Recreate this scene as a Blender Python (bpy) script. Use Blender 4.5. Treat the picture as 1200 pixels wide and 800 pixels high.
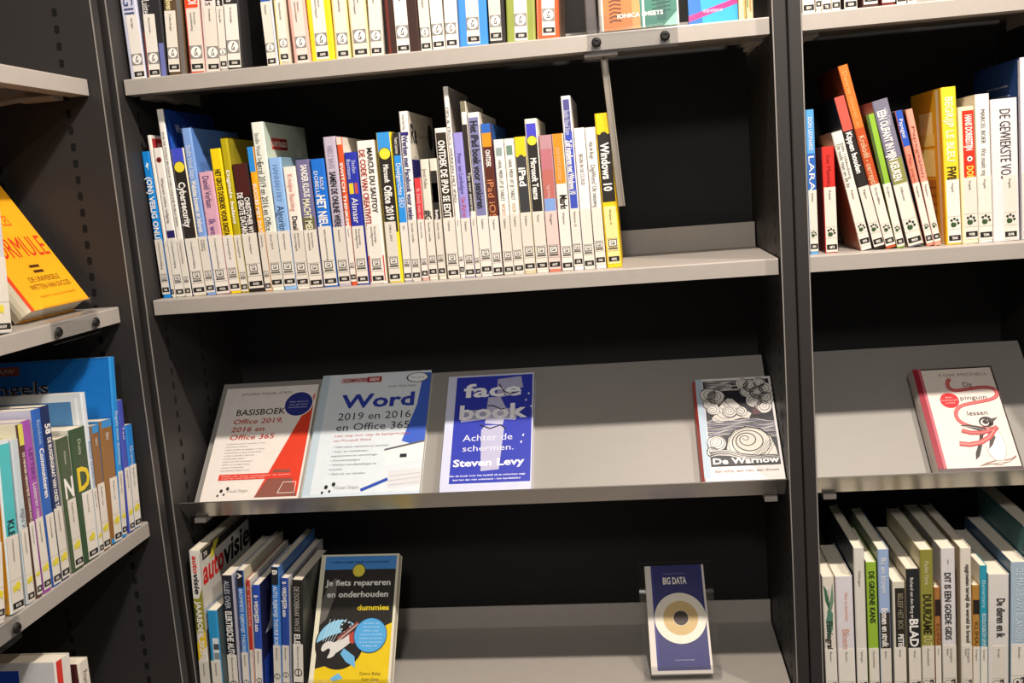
import bpy, math, random
from mathutils import Matrix, Vector, Euler
random.seed(7)
for o in list(bpy.data.objects): bpy.data.objects.remove(o)
SC = bpy.context.scene
COL = SC.collection
# ------------------------------------------------------------------ camera
cam_d = bpy.data.cameras.new('camera')
cam = bpy.data.objects.new('camera', cam_d); COL.objects.link(cam)
cam_d.sensor_width = 36.0; cam_d.lens = 1174.13 * 36.0 / 1200.0; cam_d.clip_start = .02
RT, UP, FW = (0.990076, 0.117021, -0.077822), (0.058625, 0.15936, 0.985478), (-0.127723, 0.98026, -0.150918)
cam.matrix_world = Matrix(((RT[0], UP[0], -FW[0], .788), (RT[1], UP[1], -FW[1], -1.5509), (RT[2], UP[2], -FW[2], .1359), (0, 0, 0, 1)))
SC.camera = cam
# ------------------------------------------------------------------ light
SC.view_settings.view_transform = 'Standard'; SC.view_settings.look = 'None'
SC.view_settings.gamma = 1; SC.view_settings.use_curve_mapping = False
SC.view_settings.exposure = 0.3
wd = bpy.data.worlds.new('room_light'); SC.world = wd; wd.use_nodes = True
wd.node_tree.nodes['Background'].inputs[0].default_value = (1.0, .965, .93, 1)
wd.node_tree.nodes['Background'].inputs[1].default_value = .2
def lamp(name, loc, power, size, target, col=(1, .9, .8), spot=None):
    l = bpy.data.lights.new(name, 'AREA'); l.shape = 'DISK'; l.size = size; l.energy = power; l.color = col
    if spot: l.spread = spot
    o = bpy.data.objects.new(name, l); COL.objects.link(o); o.location = loc
    o.rotation_euler = (Vector(target) - Vector(loc)).to_track_quat('-Z', 'Y').to_euler()
    return o
lamp('spot_or_fill', (.93, -.72, 1.37), 29, .07, (.8, 0, -.3))
lamp('spot_or_fill', (1.7, -.72, 1.37), 16, .07, (1.4, 0, -.3))
lamp('spot_or_fill', (.8, -2.6, 1.2), 19, .3, (.6, 0, -.4), (1, .97, .93))  # added frontal fill, no known fixture; brightens the lower spines
# ------------------------------------------------------------------ materials
def lin(h):
    c = [int(h[i:i+2], 16) / 255 for i in (0, 2, 4)]
    return tuple(v / 12.92 if v <= .04045 else ((v + .055) / 1.055) ** 2.4 for v in c)
MATS = {}
def mat(h, rough=.42, coat=.08, metal=0., kind='paper', spec=.3):
    key = (h, rough, coat, metal, kind)
    if key in MATS: return MATS[key]
    m = bpy.data.materials.new(kind + '_' + h); m.use_nodes = True
    nt = m.node_tree; b = nt.nodes['Principled BSDF']; c = lin(h)
    b.inputs['Roughness'].default_value = rough; b.inputs['Metallic'].default_value = metal
    b.inputs['Coat Weight'].default_value = coat; b.inputs['Coat Roughness'].default_value = .12
    b.inputs['Specular IOR Level'].default_value = spec
    tc = nt.nodes.new('ShaderNodeTexCoord'); nz = nt.nodes.new('ShaderNodeTexNoise'); mp = nt.nodes.new('ShaderNodeMapping')
    mx = nt.nodes.new('ShaderNodeMix'); mx.data_type = 'RGBA'
    nt.links.new(tc.outputs['Object'], mp.inputs['Vector']); nt.links.new(mp.outputs['Vector'], nz.inputs['Vector'])
    amp = {'paper': .06, 'powder_coat': .35, 'pages': .22, 'steel': .05}.get(kind, .05)
    if kind == 'powder_coat': nz.inputs['Scale'].default_value = 900; nz.inputs['Detail'].default_value = 1
    elif kind == 'pages': nz.inputs['Scale'].default_value = 1; mp.inputs['Scale'].default_value = (2500, 6, 6)
    elif kind == 'steel': nz.inputs['Scale'].default_value = 1; mp.inputs['Scale'].default_value = (30, 30, 500)
    else: nz.inputs['Scale'].default_value = 60
    mx.inputs[6].default_value = tuple(v * (1 - amp) for v in c) + (1,)
    mx.inputs[7].default_value = tuple(min(1, v * (1 + amp)) for v in c) + (1,)
    nt.links.new(nz.outputs['Fac'], mx.inputs[0]); nt.links.new(mx.outputs[2], b.inputs['Base Color'])
    MATS[key] = m
    return m
def acrylic():
    if 'acrylic' in MATS: return MATS['acrylic']
    m = bpy.data.materials.new('clear_acrylic'); m.use_nodes = True; nt = m.node_tree
    out = nt.nodes['Material Output']; nt.nodes.remove(nt.nodes['Principled BSDF'])
    t = nt.nodes.new('ShaderNodeBsdfTransparent'); t.inputs[0].default_value = (.97, .975, .98, 1)
    g = nt.nodes.new('ShaderNodeBsdfGlossy'); g.inputs['Roughness'].default_value = .04
    lw = nt.nodes.new('ShaderNodeLayerWeight'); lw.inputs[0].default_value = .5; pw = nt.nodes.new('ShaderNodeMath'); pw.operation = 'POWER'; pw.inputs[1].default_value = 4.; ml = nt.nodes.new('ShaderNodeMath'); ml.operation = 'MULTIPLY_ADD'; ml.inputs[1].default_value = .5; ml.inputs[2].default_value = .09
    mx = nt.nodes.new('ShaderNodeMixShader')
    nt.links.new(lw.outputs['Facing'], pw.inputs[0]); nt.links.new(pw.outputs[0], ml.inputs[0]); nt.links.new(ml.outputs[0], mx.inputs[0]); nt.links.new(t.outputs[0], mx.inputs[1]); nt.links.new(g.outputs[0], mx.inputs[2])
    nt.links.new(mx.outputs[0], out.inputs['Surface']); MATS['acrylic'] = m
    return m
FRAME = mat('2f2c2b', .5, 0, 0, 'powder_coat')
LIT_EDGE = mat('8a8580', .45, 0, 0, 'powder_coat')  # pale colour stands in for light caught on the panel edges
BACK = mat('1d1b1b', .7, 0, 0, 'powder_coat')
HOLE = mat('070707', .9, 0, 0, 'hole')
SHELF = mat('a8a098', .42, .05, 0, 'powder_coat_light')
STEEL = mat('938e88', .5, .05, .1, 'steel')
LIP = mat('a9a6a2', .24, .1, .9, 'steel')
PAGES = mat('e6dcc8', .8, 0, 0, 'pages')
DARK = mat('161413', .5)
WHITE = mat('efe9df', .45)
# ------------------------------------------------------------------ mesh helper
class MB:
    def __init__(s): s.v, s.f, s.m, s.mats = [], [], [], []
    def mi(s, m):
        if m not in s.mats: s.mats.append(m)
        return s.mats.index(m)
    def poly(s, pts, m):
        n = len(s.v); s.v += [tuple(p) for p in pts]; s.f.append(tuple(range(n, n + len(pts)))); s.m.append(s.mi(m))
    def tris(s, vs, fs, m):
        n = len(s.v); s.v += vs; k = s.mi(m)
        for f in fs: s.f.append(tuple(n + i for i in f)); s.m.append(k)
    def box(s, a, b, m):
        x0, y0, z0 = a; x1, y1, z1 = b
        v = [(x0,y0,z0),(x1,y0,z0),(x1,y1,z0),(x0,y1,z0),(x0,y0,z1),(x1,y0,z1),(x1,y1,z1),(x0,y1,z1)]
        s.tris(v, [(0,3,2,1),(4,5,6,7),(0,1,5,4),(1,2,6,5),(2,3,7,6),(3,0,4,7)], m)
    def prism(s, path, axis, a, b, m):
        """closed 2D outline (counter-clockwise) swept along an axis from a to b"""
        def P(p, t): return (t, p[0], p[1]) if axis == 'x' else ((p[0], t, p[1]) if axis == 'y' else (p[0], p[1], t))
        n = len(path); v = [P(p, a) for p in path] + [P(p, b) for p in path]
        f = [(i, (i + 1) % n, n + (i + 1) % n, n + i) for i in range(n)]
        f += [tuple(range(n - 1, -1, -1)), tuple(range(n, 2 * n))]
        s.tris(v, f, m)
    def tube(s, pts, r, m, n=8):
        rings = []
        for i, p in enumerate(pts):
            p = Vector(p); d = (Vector(pts[min(i + 1, len(pts) - 1)]) - Vector(pts[max(i - 1, 0)])).normalized()
            u = d.orthogonal().normalized() if i == 0 else (u - d * u.dot(d)).normalized()
            w = d.cross(u)
            rings.append([tuple(p + r * (math.cos(2 * math.pi * k / n) * u + math.sin(2 * math.pi * k / n) * w)) for k in range(n)])
        v = [q for g in rings for q in g]
        f = [(i * n + k, i * n + (k + 1) % n, (i + 1) * n + (k + 1) % n, (i + 1) * n + k) for i in range(len(pts) - 1) for k in range(n)]
        f += [tuple(range(n - 1, -1, -1)), tuple((len(pts) - 1) * n + k for k in range(n))]
        s.tris(v, f, m)
    def lathe(s, c, axis, prof, m, n=20):
        """prof: (distance along axis, radius) list"""
        a = Vector(axis).normalized(); u = a.orthogonal().normalized(); w = a.cross(u); c = Vector(c)
        v = []; f = []
        for d, r in prof:
            for k in range(n): v.append(tuple(c + a * d + r * (math.cos(2*math.pi*k/n) * u + math.sin(2*math.pi*k/n) * w)))
        for i in range(len(prof) - 1):
            for k in range(n): f.append((i*n+k, i*n+(k+1) % n, (i+1)*n+(k+1) % n, (i+1)*n+k))
        f.append(tuple(range(n-1, -1, -1))); f.append(tuple((len(prof)-1)*n+k for k in range(n)))
        s.tris(v, f, m)
    def build(s, name, parent=None):
        me = bpy.data.meshes.new(name); me.from_pydata(s.v, [], s.f)
        for m in s.mats: me.materials.append(m)
        me.polygons.foreach_set('material_index', s.m); me.update()
        o = bpy.data.objects.new(name, me); COL.objects.link(o)
        if parent: o.parent = parent
        return o
def empty(name, loc, rot=(0, 0, 0)):
    o = bpy.data.objects.new(name, None); COL.objects.link(o); o.location = loc; o.rotation_euler = rot; o.empty_display_size = .05
    return o
def tag(o, label, cat, group=None):
    o['label'] = label; o['category'] = cat
    if group: o['group'] = group
# ------------------------------------------------------------------ lettering: outlines of the built-in font, triangulated once per glyph
CHARS = sorted(set("ABCDEFGHIJKLMNOPQRSTUVWXYZabcdefghijklmnopqrstuvwxyz0123456789.,:;!?&()-'#·=ëïéü•"))
def make_glyphs(offset):
    obs = []
    for ch in CHARS:
        pair = []
        for body in (ch, 'I' + ch + 'I'):
            cu = bpy.data.curves.new('glyph', 'FONT'); cu.body = body; cu.resolution_u = 2; cu.offset = offset
            o = bpy.data.objects.new('glyph', cu); COL.objects.link(o); pair.append(o)
        obs.append((ch, pair))
    cu = bpy.data.curves.new('glyph', 'FONT'); cu.body = 'II'; cu.resolution_u = 2; cu.offset = offset
    ref = bpy.data.objects.new('glyph', cu); COL.objects.link(ref)
    bpy.context.view_layer.update(); dg = bpy.context.evaluated_depsgraph_get()
    def get(o):
        me = bpy.data.meshes.new_from_object(o.evaluated_get(dg)); vs = [tuple(v.co) for v in me.vertices]; fs = [tuple(p.vertices) for p in me.polygons]
        bpy.data.meshes.remove(me); return vs, fs
    def width(o):
        xs = [v[0] for v in get(o)[0]]; return max(xs) - min(xs)
    base = width(ref); out = {}; cap = max(v[1] for v in get(dict(obs)['H'][0])[0])
    for ch, (a, b) in obs:
        vs, fs = get(a); out[ch] = ([(x / cap, y / cap) for x, y, z in vs], fs, (width(b) - base) / cap)
    out[' '] = ([], [], .42)
    for o in [q for _, p in obs for q in p] + [ref]:
        c = o.data; bpy.data.objects.remove(o); bpy.data.curves.remove(c)
    return out
GLY = {0: make_glyphs(0.0), 1: make_glyphs(.028), 2: make_glyphs(.012)}
# ------------------------------------------------------------------ flat printing on a face
class Cv:
    """printing on a flat face: O corner, U to the right, V up (lengths w, h), slightly proud of the paper"""
    def __init__(s, mb, O, U, V, w, h, lift=.00012):
        s.mb = mb; s.O = Vector(O); s.U = Vector(U); s.V = Vector(V); s.N = s.U.cross(s.V); s.w = w; s.h = h; s.e = lift
    def p(s, u, v, lv): return tuple(s.O + s.U * u + s.V * v + s.N * (s.e * lv))
    def poly(s, pts, h, lv=1, **k): s.mb.poly([s.p(u * s.w, v * s.h, lv) for u, v in pts], mat(h, **k))
    def rect(s, u0, v0, u1, v1, h, lv=1, **k): s.poly([(u0, v0), (u1, v0), (u1, v1), (u0, v1)], h, lv, **k)
    def circ(s, cu, cv, r, h, lv=2, n=28, sx=1., ph=0., **k):
        """r in metres"""
        s.mb.poly([s.p(cu * s.w + sx * r * math.cos(2*math.pi*i/n + ph), cv * s.h + r * math.sin(2*math.pi*i/n + ph), lv) for i in range(n)], mat(h, **k))
    def line(s, pts, t, h, lv=2):
        """stroke of width t (metres) through points in 0..1"""
        q = [Vector((u * s.w, v * s.h)) for u, v in pts]; L, R = [], []
        for i, a in enumerate(q):
            d = (q[min(i+1, len(q)-1)] - q[max(i-1, 0)])
            d = d.normalized() if d.length > 0 else Vector((1, 0)); nn = Vector((-d.y, d.x)); tt = t[i] if isinstance(t, (list, tuple)) else t
            L.append(a + nn * tt / 2); R.append(a - nn * tt / 2)
        vs = [s.p(a.x, a.y, lv) for a in R] + [s.p(a.x, a.y, lv) for a in L]; n = len(q)
        s.mb.tris(vs, [(i, i+1, n+i+1, n+i) for i in range(n-1)], mat(h))
    def text(s, st, u0, v0, u1, v1, h, bold=0, lv=3, shear=0., fit=True):
        """capitals fill the box u0..u1, v0..v1"""
        g = GLY[bold]; adv = sum(g[c][2] if c in g else .5 for c in st); sy = (v1 - v0) * s.h; sx = (u1 - u0) * s.w / max(adv, .01)
        if not fit: sx = min(sx, sy)
        vs, fs, x = [], [], 0.
        for c in st:
            if c not in g: x += .5; continue
            gv, gf, a = g[c]; n = len(vs)
            vs += [s.p(u0 * s.w + (x + px + shear * py) * sx, v0 * s.h + py * sy, lv) for px, py in gv]
            fs += [tuple(n + i for i in f) for f in gf]; x += a
        if vs: s.mb.tris(vs, fs, mat(h, .4, .1))
BOOKS = [
('main', 0.0, 0.03, 0.003, 0.0138, -0.0214, 0.2406, 0.1636, 'books on the full middle shelf', 'bright blue paperback with white VEILIG ONLINE spine at the left end of the middle shelf', {'base': '1583d2', 'sideR': '123f86', 'txt': [('(ON) VEILIG ONLINE', 'f4efe8', 0.17, 0.66, 0.5, 0.66, 1)], 'cat': ['Computerbeveiliging'], 'art': 'leap', 'lab': ('pc', 0.096)}),
('main', 0.0, 0.03, 0.0191, 0.0055, -0.0279, 0.2662, 0.1809, 'books on the full middle shelf', 'narrow white spine with a small red sticker beside the VEILIG ONLINE book', {'base': 'ece4da', 'sideR': 'efe6de', 'txt': [], 'cat': ['Privacy'], 'artR': 'redsticker', 'lab': ('pc', 0.096)}),
('main', 0.0, 0.03, 0.026, 0.0156, -0.0308, 0.2449, 0.1665, 'books on the full middle shelf', 'slim white spine with a dark purple square low on it', {'base': 'efe8df', 'txt': [('Waarom online veiliging', '5a524c', 0.2, 0.5, 0.5, 0.3, 0)], 'bands': [('2b2263', 0.55, 0.65, 0.1, 1)], 'cat': ['Computerbeveiliging'], 'art': 'heart', 'lab': ('pc', 0.096)}),
('main', 0.0, 0.03, 0.0425, 0.0109, -0.032, 0.3053, 0.2, 'books on the full middle shelf', 'tall thin white workbook showing its dark blue cover with Workbook lettering', {'base': 'efe9df', 'sideR': '1c3f8f', 'txt': [('PUB DE TOOLS EN DATA VAN ONLINE PUBLICEREN', '3a3430', 0.12, 0.62, 0.5, 0.3, 0)], 'artR': 'workbook', 'cat': ['Computerbeveiliging'], 'lab': ('pc', 0.096)}),
('main', 0.0, 0.03, 0.0562, 0.0225, -0.0338, 0.2411, 0.1639, 'books on the full middle shelf', 'black Cybersecurity spine with blue top and yellow round emblem', {'base': 'e9dcc0', 'sideR': '2b2724', 'bands': [('4650c8', 0, 0.11), ('2b2622', 0.11, 0.64)], 'emb': 0.125, 'txt': [('Cybersecurity', 'f4efe8', 0.225, 0.53, 0.45, 0.55, 1)], 'cat': ['Computerbeveiliging'], 'lab': ('pc', 0.096)}),
('main', 0.0, 0.03, 0.0797, 0.0156, -0.033, 0.2719, 0.2, 'books on the full middle shelf', 'tall light blue book with a white edge and blue cover beside the Cybersecurity spine', {'base': '7fa2dc', 'sideR': '5b83c9', 'txt': [('Studio Visual Steps', 'e6ecf6', 0.1, 0.3, 0.5, 0.5, 0), ('Websites bouwen en beheren', 'f4efe8', 0.31, 0.62, 0.5, 0.55, 1)], 'artR': 'websites', 'cat': ['Computer', 'training'], 'lab': ('pc', 0.096)}),
('main', 0.0, 0.03, 0.0963, 0.024, -0.0304, 0.1999, 0.1358, 'books on the full middle shelf', 'pink spine between the light blue and the yellow book on the middle shelf', {'base': 'd9a6b8', 'txt': [('Daniël Verlaan', '4c3c6c', 0.03, 0.29, 0.5, 0.45, 0), ('Ik weet', '5a3b86', 0.38, 0.56, 0.5, 0.5, 0)], 'cat': ['Computercriminaliteit'], 'lab': ('pc', 0.096)}),
('main', 0.0, 0.03, 0.1209, 0.0183, -0.0284, 0.2356, 0.1601, 'books on the full middle shelf', 'bright yellow HET GROTE DOEBOEK spine right of the pink book', {'base': 'f0cf12', 'txt': [('HET GROTE DOEBOEK VOOR DIGITALE', '33290f', 0.14, 0.62, 0.5, 0.5, 1)], 'cat': ['Computergebruik'], 'lab': ('pc', 0.096)}),
('main', 0.0, 0.03, 0.1401, 0.0125, -0.0261, 0.2504, 0.1702, 'books on the full middle shelf', 'olive green spine with thin white edge beside the yellow doeboek book', {'base': 'b3a312', 'sideR': '8f8420', 'txt': [('Digitale balans', 'f4efe8', 0.2, 0.55, 0.5, 0.4, 1)], 'artR': 'olive', 'cat': ['Computergebruik'], 'lab': ('pc', 0.096)}),
('main', 0.0, 0.03, 0.1535, 0.0264, -0.0226, 0.2083, 0.1416, 'books on the full middle shelf', 'black and dark red DE GROTE DATA spine with bold white capitals', {'base': '241c1c', 'bands': [('4a1d1b', 0, 0.25)], 'txt': [('CHRISTOPHER WYLIE', 'f4efe8', 0.26, 0.58, 0.68, 0.32, 1), ('DE GROTE DATAROOF', 'f4efe8', 0.22, 0.6, 0.27, 0.36, 1)], 'cat': ['Data-analyse'], 'sideR': '2a1a1a', 'lab': ('pc', 0.096)}),
('main', 0.0, 0.03, 0.1813, 0.011, -0.018, 0.2336, 0.1588, 'books on the full middle shelf', 'narrow book with blue top and orange band left of the tall pale green one', {'base': 'f2a71c', 'bands': [('2a8ad6', 0, 0.17)], 'txt': [('SUCCES MET DATA', 'f4efe8', 0.25, 0.62, 0.5, 0.5, 1)], 'cat': ['Datamining'], 'lab': ('pc', 0.096)}),
('main', 0.0, 0.03, 0.1928, 0.0198, -0.0163, 0.2712, 0.21, 'books on the full middle shelf', 'tall pale green white spine with its pale green cover in view', {'base': 'e4e7da', 'sideR': 'bccbbc', 'txt': [('Studio Visual Steps', '6b6f66', 0.06, 0.26, 0.4, 0.35, 0), ('Excel 2019 en 2016 en Office 365', '2c2a28', 0.23, 0.7, 0.4, 0.5, 0)], 'artR': 'excel', 'cat': ['Excel 2019'], 'lab': ('pc', 0.096)}),
('main', 0.0, 0.03, 0.2137, 0.0211, -0.0151, 0.2133, 0.145, 'books on the full middle shelf', 'light blue Algoritme spine standing before the pale green cover', {'base': '8fb6e6', 'sideR': '7f9db0', 'txt': [('HANNAH FRY', '6f93c8', 0.05, 0.33, 0.5, 0.42, 0), ('Algoritme', '2c4468', 0.36, 0.6, 0.5, 0.55, 0)], 'cat': ['Informatica'], 'lab': ('pc', 0.096)}),
('main', 0.0, 0.03, 0.2355, 0.021, -0.0134, 0.1974, 0.1342, 'books on the full middle shelf', 'cream white spine with faint red script beside the light blue Algoritme book', {'base': 'efe6da', 'txt': [('Kristijne Baasting', 'd98a82', 0.06, 0.36, 0.5, 0.4, 0), ('Dataïsme', '3a302c', 0.4, 0.6, 0.5, 0.42, 1)], 'cat': ['Informatie-', 'maatschappij'], 'lab': ('pc', 0.096)}),
('main', 0.0, 0.03, 0.2572, 0.0228, -0.0129, 0.2065, 0.1404, 'books on the full middle shelf', 'purple grey spine with large white capitals left of HET NIEUWS', {'base': '6f6a90', 'bands': [('6a6648', 0.44, 0.58)], 'txt': [('SANDER KLOUS', 'f4efe8', 0.04, 0.29, 0.6, 0.45, 1), ('MACHT MELK', 'e9e4c0', 0.3, 0.58, 0.5, 0.5, 1)], 'cat': ['Informatie-', 'maatschappij'], 'lab': ('pc', 0.096)}),
('main', 0.0, 0.03, 0.2816, 0.0229, -0.0108, 0.2058, 0.14, 'books on the full middle shelf', 'cobalt blue HET NIEUWS spine with white capitals', {'base': '1f6fcf', 'sideR': '4a4f8a', 'txt': [('ROLF', 'f4efe8', 0.14, 0.24, 0.68, 0.26, 0), ('DOBELLI', 'f4efe8', 0.09, 0.28, 0.32, 0.26, 0), ('HET NIEUWS', 'f4efe8', 0.28, 0.62, 0.5, 0.62, 1)], 'cat': ['Informatievoorziening'], 'lab': ('pc', 0.096)}),
('main', 0.0, 0.03, 0.3061, 0.0201, -0.0077, 0.2387, 0.1623, 'books on the full middle shelf', 'lilac grey SAMEN DE ONLINE WERELD spine with dark capitals', {'base': 'bdb3c3', 'txt': [('NIELS BAAS', 'a497b0', 0.06, 0.21, 0.5, 0.45, 0), ('SAMEN DE ONLINE WERELD', '2b2528', 0.23, 0.64, 0.5, 0.5, 1)], 'cat': ['Internet'], 'lab': ('pc', 0.096)}),
('main', 0.0, 0.03, 0.3269, 0.0094, -0.0048, 0.2368, 0.1611, 'books on the full middle shelf', 'narrow orange red spine between the lilac and the indigo book', {'base': 'd8542a', 'sideR': 'e8dfd2', 'bands': [('e9cdbd', 0, 0.05)], 'txt': [('SWITCH THINKER', 'f4efe8', 0.17, 0.6, 0.5, 0.5, 1)], 'cat': ['Internet'], 'lab': ('pc', 0.096)}),
('main', 0.0, 0.03, 0.3368, 0.02, -0.0013, 0.2118, 0.144, 'books on the full middle shelf', 'indigo spine with small yellow and red blocks left of the white CODE book', {'base': '2b35a6', 'bands': [('e0c62a', 0.23, 0.31, 0.15, 0.5), ('c2513c', 0.23, 0.31, 0.6, 0.85)], 'txt': [('Stefan', 'c9cff0', 0.06, 0.16, 0.7, 0.3, 0), ('Bastiaans', 'c9cff0', 0.05, 0.2, 0.3, 0.3, 0), ('Alsnaar 1', 'f4efe8', 0.34, 0.58, 0.5, 0.5, 0)], 'cat': ['Kunstmatige', 'intelligentie'], 'lab': ('pc', 0.096)}),
('main', 0.0, 0.03, 0.3582, 0.0284, 0.0004, 0.228, 0.1551, 'books on the full middle shelf', 'thick white DE CODE VAN CREATIVITEIT spine with red lettering', {'base': 'efe8df', 'bands': [('c4302a', 0.8, 0.985, 0, 0.12), ('c4302a', 0.8, 0.985, 0.88, 1)], 'txt': [('MARCUS DU SAUTOY', '2e2926', 0.05, 0.5, 0.72, 0.3, 1), ('DE CODE VAN CREATIVITEIT', 'a8362c', 0.06, 0.62, 0.28, 0.32, 1)], 'cat': ['Kunstmatige', 'intelligentie'], 'labx': (0.14, 0.86), 'lab': ('pc', 0.096)}),
('main', 0.0, 0.03, 0.3908, 0.0233, 0.0018, 0.2382, 0.162, 'books on the full middle shelf', 'thick black spine with blue top, yellow round emblem and yellow lower right edge', {'base': 'ead429', 'bands': [('3b95dd', 0, 0.13), ('2a2521', 0.13, 0.66, 0.05, 0.95)], 'emb': 0.14, 'txt': [('Microsoft', 'f4efe8', 0.21, 0.33, 0.5, 0.36, 1), ('Office 2019', 'f4efe8', 0.35, 0.58, 0.5, 0.52, 1)], 'cat': ['Office 2019'], 'labx': (0.02, 0.8), 'lab': ('pc', 0.096)}),
('main', 0.0, 0.03, 0.4155, 0.0127, 0.0056, 0.2359, 0.1604, 'books on the full middle shelf', 'narrow Doelgerichte SEO spine with black top and bright blue middle', {'base': 'b9b9c6', 'bands': [('2b2724', 0, 0.15), ('2a8fe0', 0.15, 0.68)], 'txt': [('Yvette Laarman', 'f4efe8', 0.03, 0.14, 0.5, 0.4, 0), ('Doelgerichte SEO', 'f4efe8', 0.2, 0.5, 0.5, 0.6, 0)], 'cat': ['SEO'], 'lab': ('pc', 0.096)}),
('main', 0.0, 0.03, 0.4289, 0.0138, 0.0084, 0.2677, 0.2, 'books on the full middle shelf', 'tall white spine with dark blue lettering and a cream and navy cover to its right', {'base': 'efe9e2', 'sideR': 'dad3c4', 'bands': [('2c2672', 0.12, 0.14)], 'txt': [('Studio Visual Steps', '5a5a5a', 0.02, 0.11, 0.5, 0.3, 0), ('Werken met Facebook voor senioren', '2b2a6c', 0.14, 0.68, 0.5, 0.6, 1)], 'artR': 'werken', 'cat': ['Sociale media'], 'lab': ('pc', 0.096)}),
('main', 0.0, 0.03, 0.4444, 0.0112, 0.0088, 0.1628, 0.1107, 'books on the full middle shelf', 'red topped narrow spine standing in front of the navy cover', {'base': 'd8a79c', 'bands': [('d93a3f', 0, 0.5)], 'txt': [('Ik (leid) met inzicht', 'f0c0bc', 0.1, 0.48, 0.5, 0.45, 0)], 'cat': ['Sociale media'], 'lab': ('pc', 0.096)}),
('main', 0.0, 0.03, 0.4565, 0.0137, 0.0065, 0.1913, 0.1301, 'books on the full middle shelf', 'cream spine with black scribbled lettering right of the red topped book', {'base': 'e0d8c8', 'txt': [('Joost Fallen', '6a6256', 0.08, 0.24, 0.5, 0.4, 0), ('#Gek!', '2a2522', 0.42, 0.58, 0.5, 0.8, 1)], 'cat': ['Sociale media'], 'lab': ('pc', 0.096)}),
('main', 0.0, 0.03, 0.472, 0.0119, 0.0037, 0.1913, 0.1301, 'books on the full middle shelf', 'narrow black spine with a blue block left of the black white edged one', {'base': 'ddd6c6', 'bands': [('2a2623', 0.1, 0.6), ('2a86d4', 0.2, 0.36)], 'txt': [('Instagram', 'f4efe8', 0.42, 0.58, 0.5, 0.4, 1)], 'cat': ['Sociale media'], 'lab': ('pc', 0.096)}),
('main', 0.0, 0.03, 0.4869, 0.0191, -0.0056, 0.2371, 0.1612, 'books on the full middle shelf', 'black ONTDEK spine with white edges and white capitals, mid middle shelf', {'base': 'ece5da', 'bands': [('33291f', 0.03, 0.64, 0.1, 0.98)], 'txt': [('ONTDEK DE IPAD SE EDITIE', 'f4efe8', 0.08, 0.62, 0.5, 0.55, 1)], 'cat': ['Tablets'], 'lab': ('pc', 0.096)}),
('main', 0.0, 0.03, 0.5072, 0.008, -0.0081, 0.2993, 0.19, 'books on the full middle shelf', 'tallest thin white spine on the middle shelf, grey cover turned to the right', {'base': 'efe8df', 'sideR': 'a79f98', 'txt': [('TIPS & TRUCS WERKEN MET IPAD', '4a433e', 0.1, 0.6, 0.5, 0.5, 0)], 'cat': ['Tablets'], 'artR': 'greyfold', 'lab': ('pc', 0.096)}),
('main', 0.0, 0.03, 0.5159, 0.0154, -0.0086, 0.2278, 0.1549, 'books on the full middle shelf', 'lavender spine standing before the tall grey cover', {'base': '9a92d6', 'txt': [('Peter van Lambalgen', '4a3f8c', 0.14, 0.42, 0.5, 0.4, 0), ('Uw iPad verslaving', 'd2506a', 0.44, 0.66, 0.5, 0.5, 0)], 'cat': ['Tablets'], 'lab': ('pc', 0.096)}),
('main', 0.0, 0.03, 0.5323, 0.0088, -0.0103, 0.275, 0.19, 'books on the full middle shelf', 'tall dark spine with a small olive and white top behind the grey violet one', {'base': 'e9e2d8', 'sideR': 'd9d2c4', 'bands': [('77735a', 0.0, 0.06), ('2c2521', 0.13, 0.62)], 'txt': [('Tips voor senioren', 'f4efe8', 0.4, 0.62, 0.5, 0.5, 0)], 'cat': ['Tablets'], 'lab': ('pc', 0.096)}),
('main', 0.0, 0.03, 0.5416, 0.0184, -0.0082, 0.2565, 0.2, 'books on the full middle shelf', 'grey violet spine with white edges and large dark lettering for seniors', {'base': 'e8e2dc', 'sideR': 'e4ddd2', 'bands': [('7a7aa6', 0.03, 0.64, 0.08, 0.9)], 'txt': [('Het iPad boek voor senioren', '26221f', 0.05, 0.58, 0.5, 0.62, 1)], 'cat': ['Tablets'], 'lab': ('pc', 0.096)}),
('main', 0.0, 0.03, 0.5605, 0.0163, -0.0068, 0.2377, 0.19, 'books on the full middle shelf', 'brown spine with blue and orange top and a blue cover to its right', {'base': '5a2a1e', 'sideR': '2a559c', 'bands': [('2d63b8', 0, 0.06), ('e0901e', 0.06, 0.15), ('e8e4dc', 0, 1, 0, 0.06)], 'txt': [('ONTDEK', 'f4efe8', 0.17, 0.28, 0.5, 0.45, 1), ('iPad iOS', 'd98a5a', 0.36, 0.62, 0.5, 0.6, 0)], 'cat': ['Tablets'], 'lab': ('pc', 0.096)}),
('main', 0.0, 0.03, 0.5782, 0.0158, -0.0059, 0.2119, 0.1441, 'books on the full middle shelf', 'white spine with a small picture on top, first of the two alike tablet guides', {'base': 'efeae0', 'bands': [('8fa09a', 0.06, 0.12, 0.2, 0.8)], 'txt': [('HAAL MEER UIT JE TABLET', '3a3632', 0.15, 0.45, 0.5, 0.35, 0), ('VOOR IPAD', 'c8703c', 0.47, 0.66, 0.5, 0.35, 0)], 'cat': ['Tablets'], 'lab': ('pc', 0.096)}),
('main', 0.0, 0.03, 0.5947, 0.0158, -0.0058, 0.212, 0.1441, 'books on the full middle shelf', 'white spine with a green grey picture on top, second of two tablet guides', {'base': 'efeae0', 'bands': [('6f8a7a', 0.05, 0.12, 0.2, 0.8)], 'txt': [('HAAL MEER UIT JE TABLET', '3a3632', 0.15, 0.45, 0.5, 0.35, 0), ('VOOR ANDROID', 'b79a5a', 0.47, 0.66, 0.5, 0.35, 0)], 'cat': ['Tablets'], 'lab': ('pc', 0.096)}),
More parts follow.
